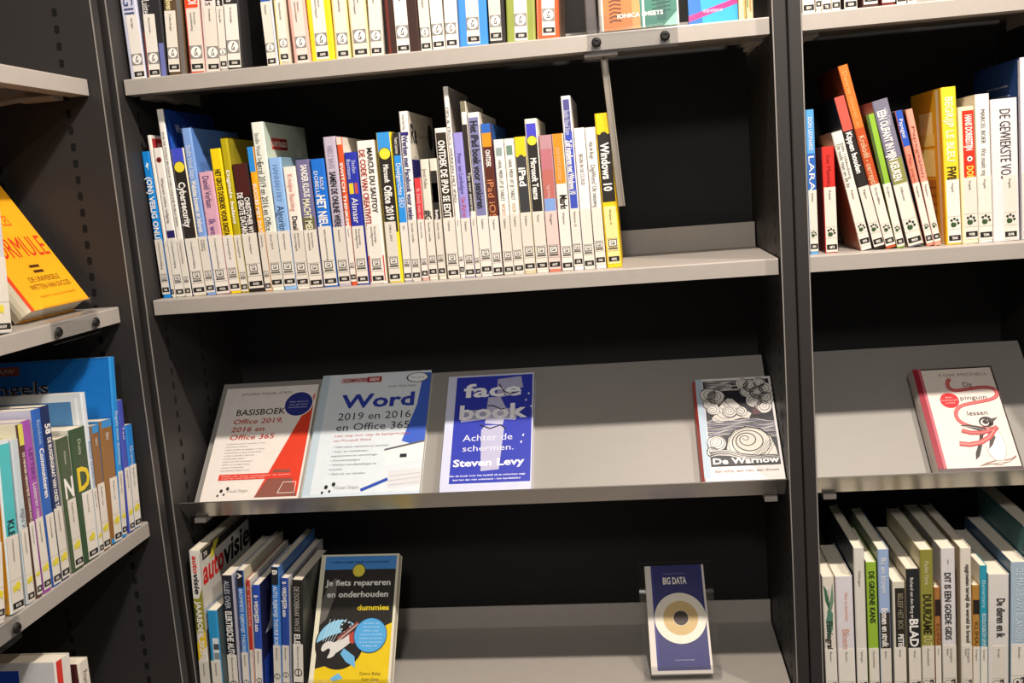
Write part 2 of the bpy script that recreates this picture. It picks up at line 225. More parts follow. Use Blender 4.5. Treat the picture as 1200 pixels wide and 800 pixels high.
('main', 0.0, 0.03, 0.6112, 0.0181, -0.0069, 0.2132, 0.145, 'books on the full middle shelf', 'black spine with a yellow top and wavy yellow edge left of the violet topped one', {'base': 'd8c69c', 'bands': [('eac81c', 0, 0.13), ('3a3a3c', 0.13, 0.62)], 'txt': [('iPad', 'f4efe8', 0.22, 0.36, 0.5, 0.6, 1)], 'cat': ['Tablets'], 'wavy': 0.13, 'lab': ('pc', 0.096)}),
('main', 0.0, 0.03, 0.6303, 0.0189, -0.0086, 0.2392, 0.1627, 'books on the full middle shelf', 'black spine with violet blue top, yellow round emblem and white edges', {'base': 'eeead8', 'bands': [('4a46c6', 0.03, 0.14, 0.1, 0.9), ('2a2522', 0.14, 0.63, 0.08, 0.92)], 'emb': 0.14, 'txt': [('Microsoft Teams', 'f4efe8', 0.25, 0.52, 0.5, 0.48, 1)], 'cat': ['Teams'], 'lab': ('pc', 0.096)}),
('main', 0.0, 0.03, 0.6501, 0.0198, -0.0076, 0.2125, 0.1445, 'books on the full middle shelf', 'dusky pink spine that fades to light blue below the middle', {'base': 'b98c93', 'bands': [('b8707a', 0.1, 0.25), ('b86a60', 0.25, 0.46), ('7f9fd6', 0.46, 0.6), ('d8745a', 0.96, 1)], 'txt': [('Vloggen als beroep', 'e6c9c4', 0.36, 0.46, 0.5, 0.25, 0)], 'cat': ['Vloggen'], 'labcol': 'dcc4bc', 'lab': ('pc', 0.096)}),
('main', 0.0, 0.03, 0.6711, 0.0176, -0.0102, 0.2129, 0.1448, 'books on the full middle shelf', 'white spine with an orange upper half and bold black lettering', {'base': 'ece6da', 'bands': [('f08c22', 0, 0.36)], 'txt': [('Jouw bedrijf zichtbaar', 'f6c48e', 0.1, 0.34, 0.5, 0.4, 0), ('Marktplaats', '2a2623', 0.44, 0.66, 0.45, 0.8, 1)], 'cat': ['Websites'], 'lab': ('pc', 0.096)}),
('main', 0.0, 0.03, 0.6902, 0.0148, -0.0126, 0.2689, 0.1828, 'books on the full middle shelf', 'tall slim royal blue spine with white edges and white lettering near the right end', {'base': 'e8e4ea', 'bands': [('54508c', 0.02, 0.2, 0.2, 0.85), ('3d4fb4', 0.2, 0.68, 0.15, 0.9)], 'txt': [('Studio Visual Steps', 'd8dcf4', 0.08, 0.22, 0.5, 0.5, 0), ('Zelf installeren met Windows 10', 'f4efe8', 0.25, 0.56, 0.5, 0.6, 1)], 'cat': ['Windows 10'], 'lab': ('pc', 0.096)}),
('main', 0.0, 0.03, 0.7061, 0.0169, -0.0136, 0.2189, 0.1489, 'books on the full middle shelf', 'white spine with tiny spaced lettering right of the tall royal blue spine', {'base': 'efeae4', 'txt': [('BEGIN IN DE CLOUD', '5a5550', 0.18, 0.4, 0.5, 0.35, 0), ('Cloudcomputing', '6a6460', 0.58, 0.78, 0.5, 0.3, 0)], 'cat': [], 'lab': ('pc', 0.096)}),
('main', 0.0, 0.03, 0.7244, 0.0161, -0.0172, 0.2183, 0.1484, 'books on the full middle shelf', 'white DigiWens spine touching the thick yellow book', {'base': 'efeae4', 'txt': [('Ada de Bruge', '3a3632', 0.1, 0.22, 0.5, 0.4, 0), ('DigiWens! Uit nieuwsgierige PCs', '6a645e', 0.26, 0.7, 0.5, 0.45, 0)], 'cat': [], 'lab': ('pc', 0.096)}),
('main', 0.0, 0.03, 0.742, 0.0233, -0.0214, 0.2381, 0.1619, 'books on the full middle shelf', 'thick yellow and black spine at the right end of the full middle shelf', {'base': 'f2c81a', 'sideR': 'd9ae14', 'bands': [('2a2521', 0.12, 0.57)], 'txt': [('Windows 10', 'f4efe8', 0.19, 0.5, 0.5, 0.55, 1)], 'wavy': 0.12, 'cat': ['Windows 10'], 'labx': (0.1, 0.9), 'labcol': 'f3dc94', 'lab': ('pc', 0.096)}),
('main', 0.3529, 0.02, 0.0021, 0.0261, -0.01, 0.235, 0.1598, 'books on the top shelf of the main bookcase', 'pale lilac white GIF spine at the left end of the top shelf', {'base': 'c9c9dc', 'txt': [('GIF', '3c4a72', 0.44, 0.6, 0.5, 0.6, 0)], 'cat': ['Aardgas'], 'labx': (0.25, 0.95), 'lab': ('micro', 0.1)}),
('main', 0.3529, 0.02, 0.03, 0.0346, 0.0244, 0.2401, 0.1632, 'books on the top shelf of the main bookcase', 'black spine with blue lettered lower right edge beside the lilac white one', {'base': '2c2a2c', 'bands': [('6f74b0', 0.78, 1, 0.72, 1), ('8a3a3c', 0.7, 1, 0, 0.1)], 'txt': [('Luister', 'f4efe8', 0.5, 0.6, 0.3, 0.35, 0)], 'cat': ['Astronomie'], 'labx': (0.12, 0.66), 'lab': ('micro', 0.1)}),
('main', 0.3529, 0.02, 0.0666, 0.0301, 0.045, 0.2402, 0.1632, 'books on the top shelf of the main bookcase', 'brown and grey marbled spine left of the orange topped one', {'base': '5d4a34', 'bands': [('6f6a66', 0.3, 1, 0.72, 1)], 'txt': [('Zien of geloven', 'e8d9a0', 0.4, 0.58, 0.3, 0.4, 1)], 'cat': ['Celbiologie'], 'labx': (0.04, 0.64), 'lab': ('micro', 0.1)}),
('main', 0.3529, 0.02, 0.1025, 0.0243, 0.031, 0.2301, 0.1564, 'books on the top shelf of the main bookcase', 'white spine with an orange red top and red edges', {'base': 'e6b8ae', 'bands': [('e8481e', 0, 0.56), ('c8402c', 0.56, 1, 0, 0.12), ('d8523c', 0.93, 1)], 'txt': [('MOOI', 'f4efe8', 0.42, 0.54, 0.6, 0.55, 1)], 'cat': ['Duurzame', 'ontwikkeling'], 'labx': (0.12, 0.98), 'lab': ('micro', 0.1)}),
('main', 0.3529, 0.02, 0.1278, 0.0245, 0.045, 0.2352, 0.1598, 'books on the top shelf of the main bookcase', 'pinkish white spine ALS right of the orange topped one', {'base': 'e3d2cb', 'txt': [('als', '3a3236', 0.48, 0.58, 0.6, 0.5, 0)], 'cat': ['Evolutie'], 'labx': (0.2, 1), 'lab': ('micro', 0.1)}),
('main', 0.3529, 0.02, 0.1531, 0.012, 0.045, 0.2102, 0.1428, 'books on the top shelf of the main bookcase', 'narrow grey spine with a dark top, second from the gap on the top shelf', {'base': 'b9b2ae', 'bands': [('2a2625', 0, 0.56)], 'txt': [('ik leer', 'f4efe8', 0.4, 0.53, 0.5, 0.5, 1)], 'cat': ['Fotografie'], 'lab': ('micro', 0.1)}),
('main', 0.3529, 0.02, 0.1663, 0.0247, 0.045, 0.2202, 0.1496, 'books on the top shelf of the main bookcase', 'dark spine with a tall white label at the left side of the gap', {'base': '2c2a2a', 'txt': [('Sterren', 'f4efe8', 0.42, 0.53, 0.4, 0.4, 1)], 'cat': ['Kosmologie'], 'labx': (0, 0.86), 'lab': ('micro', 0.1)}),
('main', 0.3529, 0.02, 0.2311, 0.0176, -0.01, 0.225, 0.153, 'books on the top shelf of the main bookcase', 'white spine with a bit of blue on top at the right side of the gap', {'base': 'dcdcdf', 'bands': [('2c58b0', 0, 0.56), ('b9bdc8', 0.5, 1, 0.85, 1)], 'txt': [], 'cat': ['Natuur'], 'labx': (0, 0.84), 'lab': ('micro', 0.1)}),
('main', 0.3529, 0.02, 0.2503, 0.0192, 0.0104, 0.22, 0.1496, 'books on the top shelf of the main bookcase', 'pale yellow grey spine, second right of the gap on the top shelf', {'base': 'c5b9a6', 'bands': [('3a3634', 0, 0.55), ('e3cf7a', 0.55, 1, 0, 0.2)], 'txt': [], 'cat': ['Natuurkunde'], 'labx': (0.15, 0.85), 'lab': ('micro', 0.1)}),
('main', 0.3529, 0.02, 0.2746, 0.0278, -0.01, 0.23, 0.1564, 'books on the top shelf of the main bookcase', 'salmon pink spine left of the broad yellow one', {'base': 'e2aa9c', 'txt': [], 'cat': ['Natuur-', 'wetenschappen'], 'labx': (0.2, 0.85), 'labcol': 'e9cfc4', 'lab': ('micro', 0.1)}),
('main', 0.3529, 0.02, 0.3032, 0.0378, 0.0002, 0.24, 0.1632, 'books on the top shelf of the main bookcase', 'broad bright yellow spine on the top shelf', {'base': 'efcb22', 'txt': [], 'cat': ['Natuur-', 'wetenschappen'], 'labx': (0.22, 0.75), 'lab': ('micro', 0.1)}),
('main', 0.3529, 0.02, 0.3418, 0.0243, 0.0151, 0.235, 0.1598, 'books on the top shelf of the main bookcase', 'pale yellow edged white spine just right of the broad yellow one', {'base': 'ead795', 'txt': [], 'cat': ['Scheikunde'], 'labx': (0.15, 0.9), 'lab': ('micro', 0.1)}),
('main', 0.3529, 0.02, 0.369, 0.0276, 0.0051, 0.235, 0.1598, 'books on the top shelf of the main bookcase', 'pale yellow edged white spine, second right of the broad yellow one', {'base': 'e6d9a2', 'txt': [], 'cat': ['Natuur-', 'wetenschappen'], 'labx': (0.12, 0.9), 'lab': ('micro', 0.1)}),
('main', 0.3529, 0.02, 0.3974, 0.0211, 0.0339, 0.2351, 0.1598, 'books on the top shelf of the main bookcase', 'white spine with faint grey capitals left of the dark brown one', {'base': 'e2d8cc', 'bands': [('c0453c', 0.0, 1, 0.96, 1)], 'txt': [('TEKENEN', 'b0a89e', 0.62, 0.78, 0.6, 0.4, 0)], 'cat': ['Ruimte'], 'labx': (0.08, 0.9), 'lab': ('micro', 0.1)}),
('main', 0.3529, 0.02, 0.425, 0.0525, 0.009, 0.245, 0.1666, 'books on the top shelf of the main bookcase', 'thick dark brown spine with a narrow white label in its middle', {'base': '3a241d', 'bands': [('6b2a24', 0, 1, 0, 0.12)], 'txt': [], 'cat': ['Techniek'], 'labx': (0.3, 0.68), 'lab': ('micro', 0.1)}),
('main', 0.3529, 0.02, 0.4783, 0.0163, 0.0082, 0.225, 0.153, 'books on the top shelf of the main bookcase', 'slim white spine just right of the dark brown one', {'base': 'e8e0d4', 'txt': [], 'cat': ['Uitvindingen'], 'labx': (0.04, 0.96), 'lab': ('micro', 0.1)}),
('main', 0.3529, 0.02, 0.4966, 0.0194, 0.0018, 0.225, 0.153, 'books on the top shelf of the main bookcase', 'slim white spine between two alike ones, third left of the broad blue one', {'base': 'e4dccf', 'txt': [], 'cat': ['Wiskunde'], 'labx': (0.04, 0.96), 'lab': ('micro', 0.1)}),
('main', 0.3529, 0.02, 0.5167, 0.0207, 0.0249, 0.2251, 0.153, 'books on the top shelf of the main bookcase', 'slim white spine with pink edge touching the broad blue one', {'base': 'e0cfc9', 'txt': [], 'cat': ['Wiskunde'], 'labx': (0.06, 0.9), 'lab': ('micro', 0.1)}),
('main', 0.3529, 0.02, 0.5383, 0.0447, 0.029, 0.2401, 0.1632, 'books on the top shelf of the main bookcase', 'broad sky blue spine with a torn white label', {'base': '3e88d6', 'txt': [], 'cat': ['Wijzer'], 'labx': (0.28, 0.72), 'lab': ('micro', 0.1)}),
('main', 0.3529, 0.02, 0.5852, 0.0257, 0.0219, 0.2301, 0.1564, 'books on the top shelf of the main bookcase', 'dark spine with a greyish label between the blue and the olive green one', {'base': '2b2724', 'txt': [], 'cat': ['Zeeleven'], 'labx': (0.05, 0.75), 'labcol': 'cfc6bb', 'lab': ('micro', 0.1)}),
('main', 0.3529, 0.02, 0.6118, 0.0443, 0.0435, 0.2402, 0.1632, 'books on the top shelf of the main bookcase', 'broad olive green spine with a white label', {'base': '8a9440', 'bands': [('cdc7a6', 0, 1, 0.94, 1)], 'txt': [], 'cat': ['Ruimtevaart'], 'labx': (0.28, 0.72), 'lab': ('micro', 0.1)}),
('main', 0.3529, 0.02, 0.6579, 0.0341, 0.0431, 0.2352, 0.1598, 'books on the top shelf of the main bookcase', 'orange spine at the right end of the row on the top shelf', {'base': 'e2552a', 'sideR': '8a6a58', 'bands': [('e8d6c6', 0, 1, 0.0, 0.06)], 'txt': [], 'cat': ['Zoeken'], 'labx': (0.25, 0.82), 'lab': ('micro', 0.1)}),
('main', -0.7101, -0.012, -0.0021, 0.0185, 0.0438, 0.284, 0.22, 'car books on the bottom shelf', 'thick yearbook with red and black lettering on white and yellow spine at far left below', {'base': 'e2dccf', 'sideR': '7a715f', 'artS': 'yearbook', 'artR': 'yearbook', 'txt': [('JAARBOEK 2020', 'f4efe8', 0.32, 0.66, 0.5, 0.5, 1)], 'cat': ['Automerken'], 'labcol': 'd9d3c6', 'lt': 0.086, 'lab': ('car', 0.1)}),
('main', -0.7101, -0.012, 0.0199, 0.018, 0.0455, 0.1765, 0.15, 'car books on the bottom shelf', 'short light blue spine with a grey car picture beside the yearbook', {'base': '2f93c8', 'bands': [('4fa0a8', 0.5, 1)], 'sideR': '3a4a4c', 'artS': 'carblock', 'txt': [], 'cat': ['Automerken'], 'lt': 0.086, 'lab': ('car', 0.1)}),
('main', -0.7101, 0.012, 0.0384, 0.018, 0.0513, 0.2289, 0.2, 'car books on the bottom shelf', 'dark navy ALLES OVER ELEKTRISCHE AUTO spine with white capitals', {'base': '23242f', 'sideR': 'cfcbd6', 'txt': [('ALLES OVER', 'c9ced8', 0.04, 0.26, 0.5, 0.5, 0), ('ELEKTRISCHE AUTO', 'f4efe8', 0.28, 0.65, 0.5, 0.62, 1)], 'cat': ["Elektrische auto's"], 'lt': 0.086, 'lab': ('car', 0.1)}),
('main', -0.7101, 0.02, 0.0606, 0.0124, 0.0609, 0.2342, 0.2, 'car books on the bottom shelf', 'narrow black and blue spine with a white A near its top', {'base': '2f6fc0', 'bands': [('22242c', 0, 0.13)], 'txt': [('A', 'f4efe8', 0.02, 0.06, 0.5, 0.6, 1), ('BROMFIETS RIJBEWIJS THEORIE', 'bcd4ee', 0.14, 0.64, 0.5, 0.48, 1)], 'cat': ['Rijexamens'], 'sideR': 'd9cfb4', 'lt': 0.086, 'lab': ('car', 0.1)}),
('main', -0.7101, 0.024, 0.0735, 0.0062, 0.0702, 0.2152, 0.2, 'car books on the bottom shelf', 'very narrow red spine between two blue driving theory books', {'base': 'b8362c', 'txt': [('B THEORIE', 'e6b0a4', 0.05, 0.4, 0.5, 0.5, 0)], 'cat': ['Rijexamens'], 'lt': 0.086, 'sideR': 'e0d8ca', 'lab': ('car', 0.1)}),
('main', -0.7101, 0.028, 0.0802, 0.0131, 0.0798, 0.2041, 0.2, 'car books on the bottom shelf', 'royal blue spine with white WEGWIJZER lettering and navy cover, left of the two', {'base': '2c4fae', 'sideR': '23264a', 'txt': [('B · WEGWIJZER auto', 'f4efe8', 0.09, 0.42, 0.5, 0.52, 1)], 'cat': ['Rijexamens'], 'artR': 'whitebird', 'lt': 0.086, 'lab': ('car', 0.1)}),
('main', -0.7101, 0.038, 0.1094, 0.0139, 0.0895, 0.2318, 0.2, 'car books on the bottom shelf', 'blue AUTO RIJBEWIJS THEORIE spine with a white B on its black top', {'base': '3a7cd0', 'bands': [('22252e', 0, 0.14)], 'txt': [('B', 'f4efe8', 0.02, 0.06, 0.5, 0.6, 1), ('AUTO RIJBEWIJS THEORIE BOEK', 'cfe0f4', 0.15, 0.64, 0.5, 0.5, 1)], 'cat': ['Rijexamens'], 'sideR': '4a7ab8', 'lt': 0.086, 'lab': ('car', 0.1)}),
('main', -0.7101, 0.042, 0.1238, 0.0133, 0.0945, 0.2096, 0.2, 'car books on the bottom shelf', 'royal blue WEGWIJZER spine leaning beside the black DOORBRAAK book', {'base': '2a4a9e', 'txt': [('B · WEGWIJZER auto', 'f4efe8', 0.03, 0.34, 0.5, 0.52, 1)], 'cat': ['Rijexamens'], 'sideR': 'cfcdd0', 'lt': 0.086, 'lab': ('car', 0.1)}),
('main', -0.7101, 0.048, 0.1416, 0.0188, 0.0955, 0.2028, 0.15, 'car books on the bottom shelf', 'black DE DOORBRAAK spine left of the bicycle repair book', {'base': '262422', 'sideR': '3a3a34', 'txt': [('DE DOORBRAAK VAN DE', 'b9b4ac', 0.06, 0.47, 0.45, 0.5, 0), ('ELEK', 'f4efe8', 0.49, 0.63, 0.45, 0.55, 1)], 'cat': ["Elektrische auto's"], 'lt': 0.086, 'lab': ('car', 0.1)}),
('right', 0.0, 0.03, 1.0525, 0.0127, -0.0029, 0.2167, 0.1473, 'animal books on the right bookcase', 'sky blue LARA spine standing against the left post of the right bookcase', {'base': '5aa0dc', 'bands': [('2f62b4', 0.3, 0.62)], 'txt': [('DON LEONARD', 'f4efe8', 0.05, 0.28, 0.5, 0.42, 0), ('LARA', 'f4efe8', 0.31, 0.56, 0.5, 0.62, 0)], 'cat': ['Katten'], 'lab': ('paw', 0.098)}),
('right', 0.0, 0.03, 1.0754, 0.0184, -0.0086, 0.1601, 0.1089, 'animal books on the right bookcase', 'small red spine with maroon cover right of the sky blue LARA book', {'base': 'd8322a', 'sideL': '6a2a24', 'txt': [('Sue Manning', '8a1f1c', 0.07, 0.39, 0.5, 0.35, 0)], 'cat': ['Katten'], 'labx': (0.06, 1), 'lab': ('paw', 0.098)}),
('right', 0.0, 0.03, 1.1282, 0.016, -0.2161, 0.1837, 0.122, 'animal books on the right bookcase', 'white leaning spine DE OUDE MAN EN DE KAT', {'base': 'e6e0d2', 'sideL': 'a56a4a', 'txt': [('Nils Uddenberg', '6a635a', 0.1, 0.4, 0.7, 0.26, 0), ('De oude man en de kat', '5a534a', 0.1, 0.48, 0.35, 0.36, 0)], 'cat': ['Katten'], 'lab': ('paw', 0.098)}),
('right', 0.0, 0.03, 1.1475, 0.0163, -0.2302, 0.2365, 0.1566, 'animal books on the right bookcase', 'leaning black Kippen houden spine with a coral red top', {'base': '2a2422', 'bands': [('e0584a', 0, 0.22)], 'sideL': '1f1a18', 'txt': [('Kippen houden', 'f4efe8', 0.23, 0.5, 0.5, 0.5, 1)], 'cat': ['Kippen'], 'lab': ('paw', 0.098)}),
('right', 0.0, 0.03, 1.1648, 0.0151, -0.2291, 0.2826, 0.1872, 'animal books on the right bookcase', 'tall leaning orange brown spine Krokodil, highest on the right bookcase shelf', {'base': 'b84e26', 'bands': [('d8742e', 0, 0.34)], 'sideL': '7a2d16', 'txt': [('Dwarse rivieren in', 'eaa864', 0.03, 0.33, 0.5, 0.4, 0), ('Krokodil - oerreptiel', 'f0c8a0', 0.38, 0.67, 0.5, 0.55, 0)], 'cat': ['Krokodillen'], 'lab': ('paw', 0.098)}),
('right', 0.0, 0.03, 1.181, 0.0119, -0.2013, 0.2056, 0.137, 'animal books on the right bookcase', 'leaning lime green spine between the orange brown and the elephant book', {'base': '8fb83a', 'bands': [('4a5a34', 0, 0.66, 0, 0.3)], 'sideL': '4f5c3a', 'txt': [], 'cat': ['Konijnen'], 'lab': ('paw', 0.098)}),
('right', 0.0, 0.03, 1.1974, 0.0235, -0.22, 0.2253, 0.1495, 'animal books on the right bookcase', 'leaning grey violet spine EEN OLIFANT IN DE KEUKEN with white capitals', {'base': '7a7688', 'bands': [('8a8a4a', 0.4, 0.72), ('b08a5a', 0.72, 1, 0.85, 1)], 'sideL': 'b87a72', 'txt': [('Lisa Cohn', 'd8d4e0', 0.06, 0.18, 0.75, 0.2, 0), ('EEN OLIFANT IN MIJN KEUKEN', 'f4efe8', 0.07, 0.55, 0.42, 0.5, 1)], 'cat': ['Olifanten'], 'labx': (0, 0.9), 'lab': ('paw', 0.098)}),
('right', 0.0, 0.03, 1.2241, 0.0105, -0.2074, 0.2076, 0.1381, 'animal books on the right bookcase', 'narrow leaning spine with blue top and salmon middle beside the elephant book', {'base': 'e88a72', 'bands': [('2c57b8', 0, 0.26)], 'sideL': '2a1e1c', 'txt': [('Papegaai', 'f4efe8', 0.06, 0.2, 0.5, 0.5, 0), ('Mijn papegaai', 'a8543e', 0.32, 0.6, 0.5, 0.4, 0)], 'cat': ['Papegaaien'], 'lab': ('paw', 0.098)}),
('right', 0.0, 0.03, 1.2352, 0.0105, -0.1888, 0.2078, 0.1388, 'animal books on the right bookcase', 'narrow salmon pink leaning spine touching the big yellow book', {'base': 'e79a84', 'sideL': '2a201e', 'txt': [('Papegaaien', '8a4436', 0.12, 0.5, 0.5, 0.4, 0)], 'cat': ['Papegaaien'], 'lab': ('paw', 0.098)}),
('right', 0.0, 0.03, 1.2533, 0.0215, -0.0287, 0.2321, 0.16, 'animal books on the right bookcase', 'thick yellow spine with pale capitals and yellow left cover on the right bookcase', {'base': 'f2cd30', 'sideL': 'd8a520', 'txt': [('BEGRIJP LE BLEU', 'f7eebc', 0.06, 0.47, 0.5, 0.5, 1), ('FWIET', '2a2418', 0.5, 0.62, 0.5, 0.6, 1)], 'cat': ['Vogels'], 'artL': 'yellowback', 'labx': (0.08, 0.95), 'lab': ('paw', 0.098)}),
('right', 0.0, 0.03, 1.2761, 0.0225, -0.0257, 0.2018, 0.1372, 'animal books on the right bookcase', 'cream spine with a red panel and a white dot right of the thick yellow one', {'base': 'e9dfb8', 'bands': [('d8321e', 0.03, 0.56, 0.22, 1)], 'sideL': 'd8cfa6', 'txt': [('HANS DORRESTIJN', 'f4efe8', 0.06, 0.32, 0.62, 0.42, 1), ('DORP', 'e8d24a', 0.43, 0.55, 0.62, 0.42, 1)], 'dot': (0.38, 0.62), 'cat': ['Vogels'], 'labx': (0.15, 1), 'lab': ('paw', 0.098)}),
('right', 0.0, 0.03, 1.2993, 0.02, -0.0207, 0.2179, 0.1481, 'animal books on the right bookcase', 'slim white spine with spaced thin capitals left of the fox book', {'base': 'ebe5dc', 'sideL': 'cfc6b4', 'txt': [('MARCEL BOER', '4a453e', 0.1, 0.33, 0.5, 0.3, 0), ('Wat maakt vogels', '7a746c', 0.36, 0.58, 0.5, 0.36, 0)], 'cat': ['Vogels'], 'lab': ('paw', 0.098)}),
('right', 0.0, 0.03, 1.3203, 0.0371, -0.0179, 0.2086, 0.1419, 'animal books on the right bookcase', 'thick white spine DE GEWIEKSTE VOS with large thin capitals', {'base': 'e2dada', 'sideL': 'cfc6c4', 'txt': [('DE GEWIEKSTE VOS', '3a3534', 0.07, 0.56, 0.52, 0.4, 0)], 'cat': ['Vogels'], 'labx': (0.4, 0.9), 'lab': ('paw', 0.098)}),
('right', 0.0, 0.03, 1.3608, 0.0215, -0.0118, 0.2649, 0.2, 'animal books on the right bookcase', 'tall book with a dark navy left cover rising behind the fox book', {'base': 'd8d6e0', 'sideL': '1c3566', 'txt': [], 'cat': ['Vossen'], 'artL': 'navylines', 'lab': ('paw', 0.098)}),
('right', 0.3529, 0.02, 1.0512, 0.0176, -0.005, 0.22, 0.1496, 'books on the top shelf of the right bookcase', 'white spine at the left end of the cut off upper right shelf', {'base': 'd9d1c4', 'txt': [], 'cat': ['Dieren'], 'lab': ('paw', 0.1)}),
('right', 0.3529, 0.02, 1.07, 0.0087, -0.005, 0.22, 0.1496, 'books on the top shelf of the right bookcase', 'cream spine, second from left on the upper right shelf', {'base': 'd2c9ba', 'txt': [], 'cat': ['Dieren'], 'lab': ('paw', 0.1)}),
('right', 0.3529, 0.02, 1.0793, 0.0127, -0.005, 0.22, 0.1496, 'books on the top shelf of the right bookcase', 'narrow white spine, third from left on the upper right shelf', {'base': 'e0d8cc', 'txt': [], 'cat': ['Dieren'], 'lab': ('paw', 0.1)}),
('right', 0.3529, 0.02, 1.0926, 0.0128, -0.005, 0.22, 0.1496, 'books on the top shelf of the right bookcase', 'greyish narrow spine, fourth from left on the upper right shelf', {'base': 'b8aea0', 'txt': [], 'cat': ['Dieren'], 'lab': ('paw', 0.1)}),
('right', 0.3529, 0.02, 1.1092, 0.0205, -0.005, 0.22, 0.1496, 'books on the top shelf of the right bookcase', 'white spine with dark edges, fifth from left on the upper right shelf', {'base': '2c2926', 'txt': [], 'cat': ['Dieren'], 'labx': (0.08, 0.95), 'lab': ('paw', 0.1)}),
('right', 0.3529, 0.02, 1.1357, 0.024, -0.005, 0.22, 0.1496, 'books on the top shelf of the right bookcase', 'pale spine, sixth from left on the upper right shelf', {'base': '4a2c26', 'txt': [], 'cat': ['Dieren'], 'labx': (0.1, 0.9), 'lab': ('paw', 0.1)}),
('right', 0.3529, 0.02, 1.1635, 0.0191, -0.005, 0.22, 0.1496, 'books on the top shelf of the right bookcase', 'dark red bottomed spine, seventh from left on the upper right shelf', {'base': '6a2a26', 'txt': [], 'cat': ['Dieren'], 'lab': ('paw', 0.1)}),
('right', 0.3529, 0.02, 1.1841, 0.0137, -0.005, 0.22, 0.1496, 'books on the top shelf of the right bookcase', 'slim dark spine, eighth from left on the upper right shelf', {'base': '3a302c', 'txt': [], 'cat': ['Dieren'], 'lab': ('paw', 0.1)}),
('right', 0.3529, 0.02, 1.1999, 0.0125, -0.005, 0.22, 0.1496, 'books on the top shelf of the right bookcase', 'slim spine where the upper right shelf leaves the picture', {'base': 'd9cfc0', 'txt': [], 'cat': ['Dieren'], 'lab': ('paw', 0.1)}),
('right', -0.732, 0.01, 1.052, 0.0187, -0.007, 0.2195, 0.1493, 'nature books on the bottom right shelf', 'cream Floriografie spine with a green leaf at the far left below right', {'base': 'e2d9cb', 'txt': [('Floriografie', '2c2823', 0.34, 0.6, 0.5, 0.5, 1)], 'artS': 'leaf', 'cat': ['Bloemen'], 'sideL': '8a8478', 'lab': ('globe', 0.098)}),
('right', -0.732, 0.01, 1.0722, 0.0267, -0.006, 0.219, 0.1489, 'nature books on the bottom right shelf', 'white Bloem spine with orange lettering beside the Floriografie book', {'base': 'dcd6da', 'sideL': 'c9bba6', 'txt': [('Niet te bestellen', 'e0a080', 0.12, 0.34, 0.6, 0.2, 0), ('Bloem', 'd89a78', 0.4, 0.56, 0.5, 0.4, 0)], 'cat': ['Bloemen'], 'lab': ('globe', 0.098)}),
('right', -0.732, 0.01, 1.101, 0.0166, -0.0032, 0.2655, 0.22, 'nature books on the bottom right shelf', 'tall slim white spine with a dark navy cover on its left', {'base': 'dcd6cc', 'sideL': '2a3038', 'txt': [('Geheugen', '6a645c', 0.14, 0.24, 0.5, 0.25, 0)], 'cat': ['Geheugen'], 'lab': ('globe', 0.098)}),
('right', -0.732, 0.01, 1.12, 0.0159, -0.005, 0.2416, 0.1643, 'nature books on the bottom right shelf', 'lime green DE GROENE KANS spine', {'base': '96b83a', 'sideL': '5a5e54', 'txt': [('DE GROENE KANS', '26301a', 0.06, 0.42, 0.5, 0.52, 1)], 'cat': ['Duurzaamheid'], 'lab': ('globe', 0.098)}),
('right', -0.732, 0.01, 1.1376, 0.0172, -0.0022, 0.2621, 0.21, 'nature books on the bottom right shelf', 'light blue and dark photo spine Bomen right of the lime green book', {'base': '9ab0d4', 'bands': [('3a342e', 0.4, 0.66)], 'sideL': '6f7a62', 'txt': [('Bij en bloem', 'f4efe8', 0.05, 0.28, 0.5, 0.42, 0), ('Bomen en struik', 'f4efe8', 0.37, 0.62, 0.5, 0.55, 1)], 'cat': ['Bomen'], 'lab': ('globe', 0.098)}),
('right', -0.732, 0.01, 1.1587, 0.0191, -0.0025, 0.2078, 0.1413, 'nature books on the bottom right shelf', 'short black BELEEF HET BOS spine with cream edge', {'base': 'd5cfbd', 'bands': [('2c2822', 0.05, 0.58, 0.18, 1)], 'sideL': '9a9688', 'txt': [('BELEEF HET BOS', '9a927a', 0.09, 0.38, 0.6, 0.4, 0), ('PETER', 'f4efe8', 0.42, 0.54, 0.6, 0.42, 1)], 'cat': ['Bomen'], 'lab': ('globe', 0.098)}),
('right', -0.732, 0.01, 1.181, 0.0197, -0.006, 0.2285, 0.2, 'nature books on the bottom right shelf', 'black BLAD spine with large white capitals', {'base': '26282a', 'sideL': 'b8a98c', 'txt': [('Richard van den Berg en', 'f4efe8', 0.06, 0.36, 0.4, 0.24, 0), ('BLAD', 'f4efe8', 0.36, 0.57, 0.5, 0.66, 1)], 'cat': ['Bomen'], 'lab': ('globe', 0.098)}),
('right', -0.732, 0.01, 1.2012, 0.0199, -0.0026, 0.2592, 0.21, 'nature books on the bottom right shelf', 'olive DUURZAME spine with dark capitals', {'base': '8f8a3e', 'sideL': 'cfc29a', 'txt': [('Paulien Ypma', 'd9d5b0', 0.07, 0.22, 0.5, 0.3, 0), ('DUURZAME', '2f2b16', 0.28, 0.54, 0.5, 0.62, 1), ('DUTCH', 'd9d28a', 0.55, 0.66, 0.5, 0.6, 0)], 'cat': ['Duurzaamheid'], 'lab': ('globe', 0.098)}),
('right', -0.732, 0.01, 1.222, 0.0091, -0.0022, 0.1965, 0.1336, 'nature books on the bottom right shelf', 'short narrow brown spine between the olive and the GOEDE book', {'base': 'a8703c', 'bands': [('2c2220', 0.1, 0.24)], 'txt': [('KLIMAAT', '6a4220', 0.3, 0.58, 0.5, 0.5, 0)], 'cat': ['Klimaat'], 'lab': ('globe', 0.098)}),
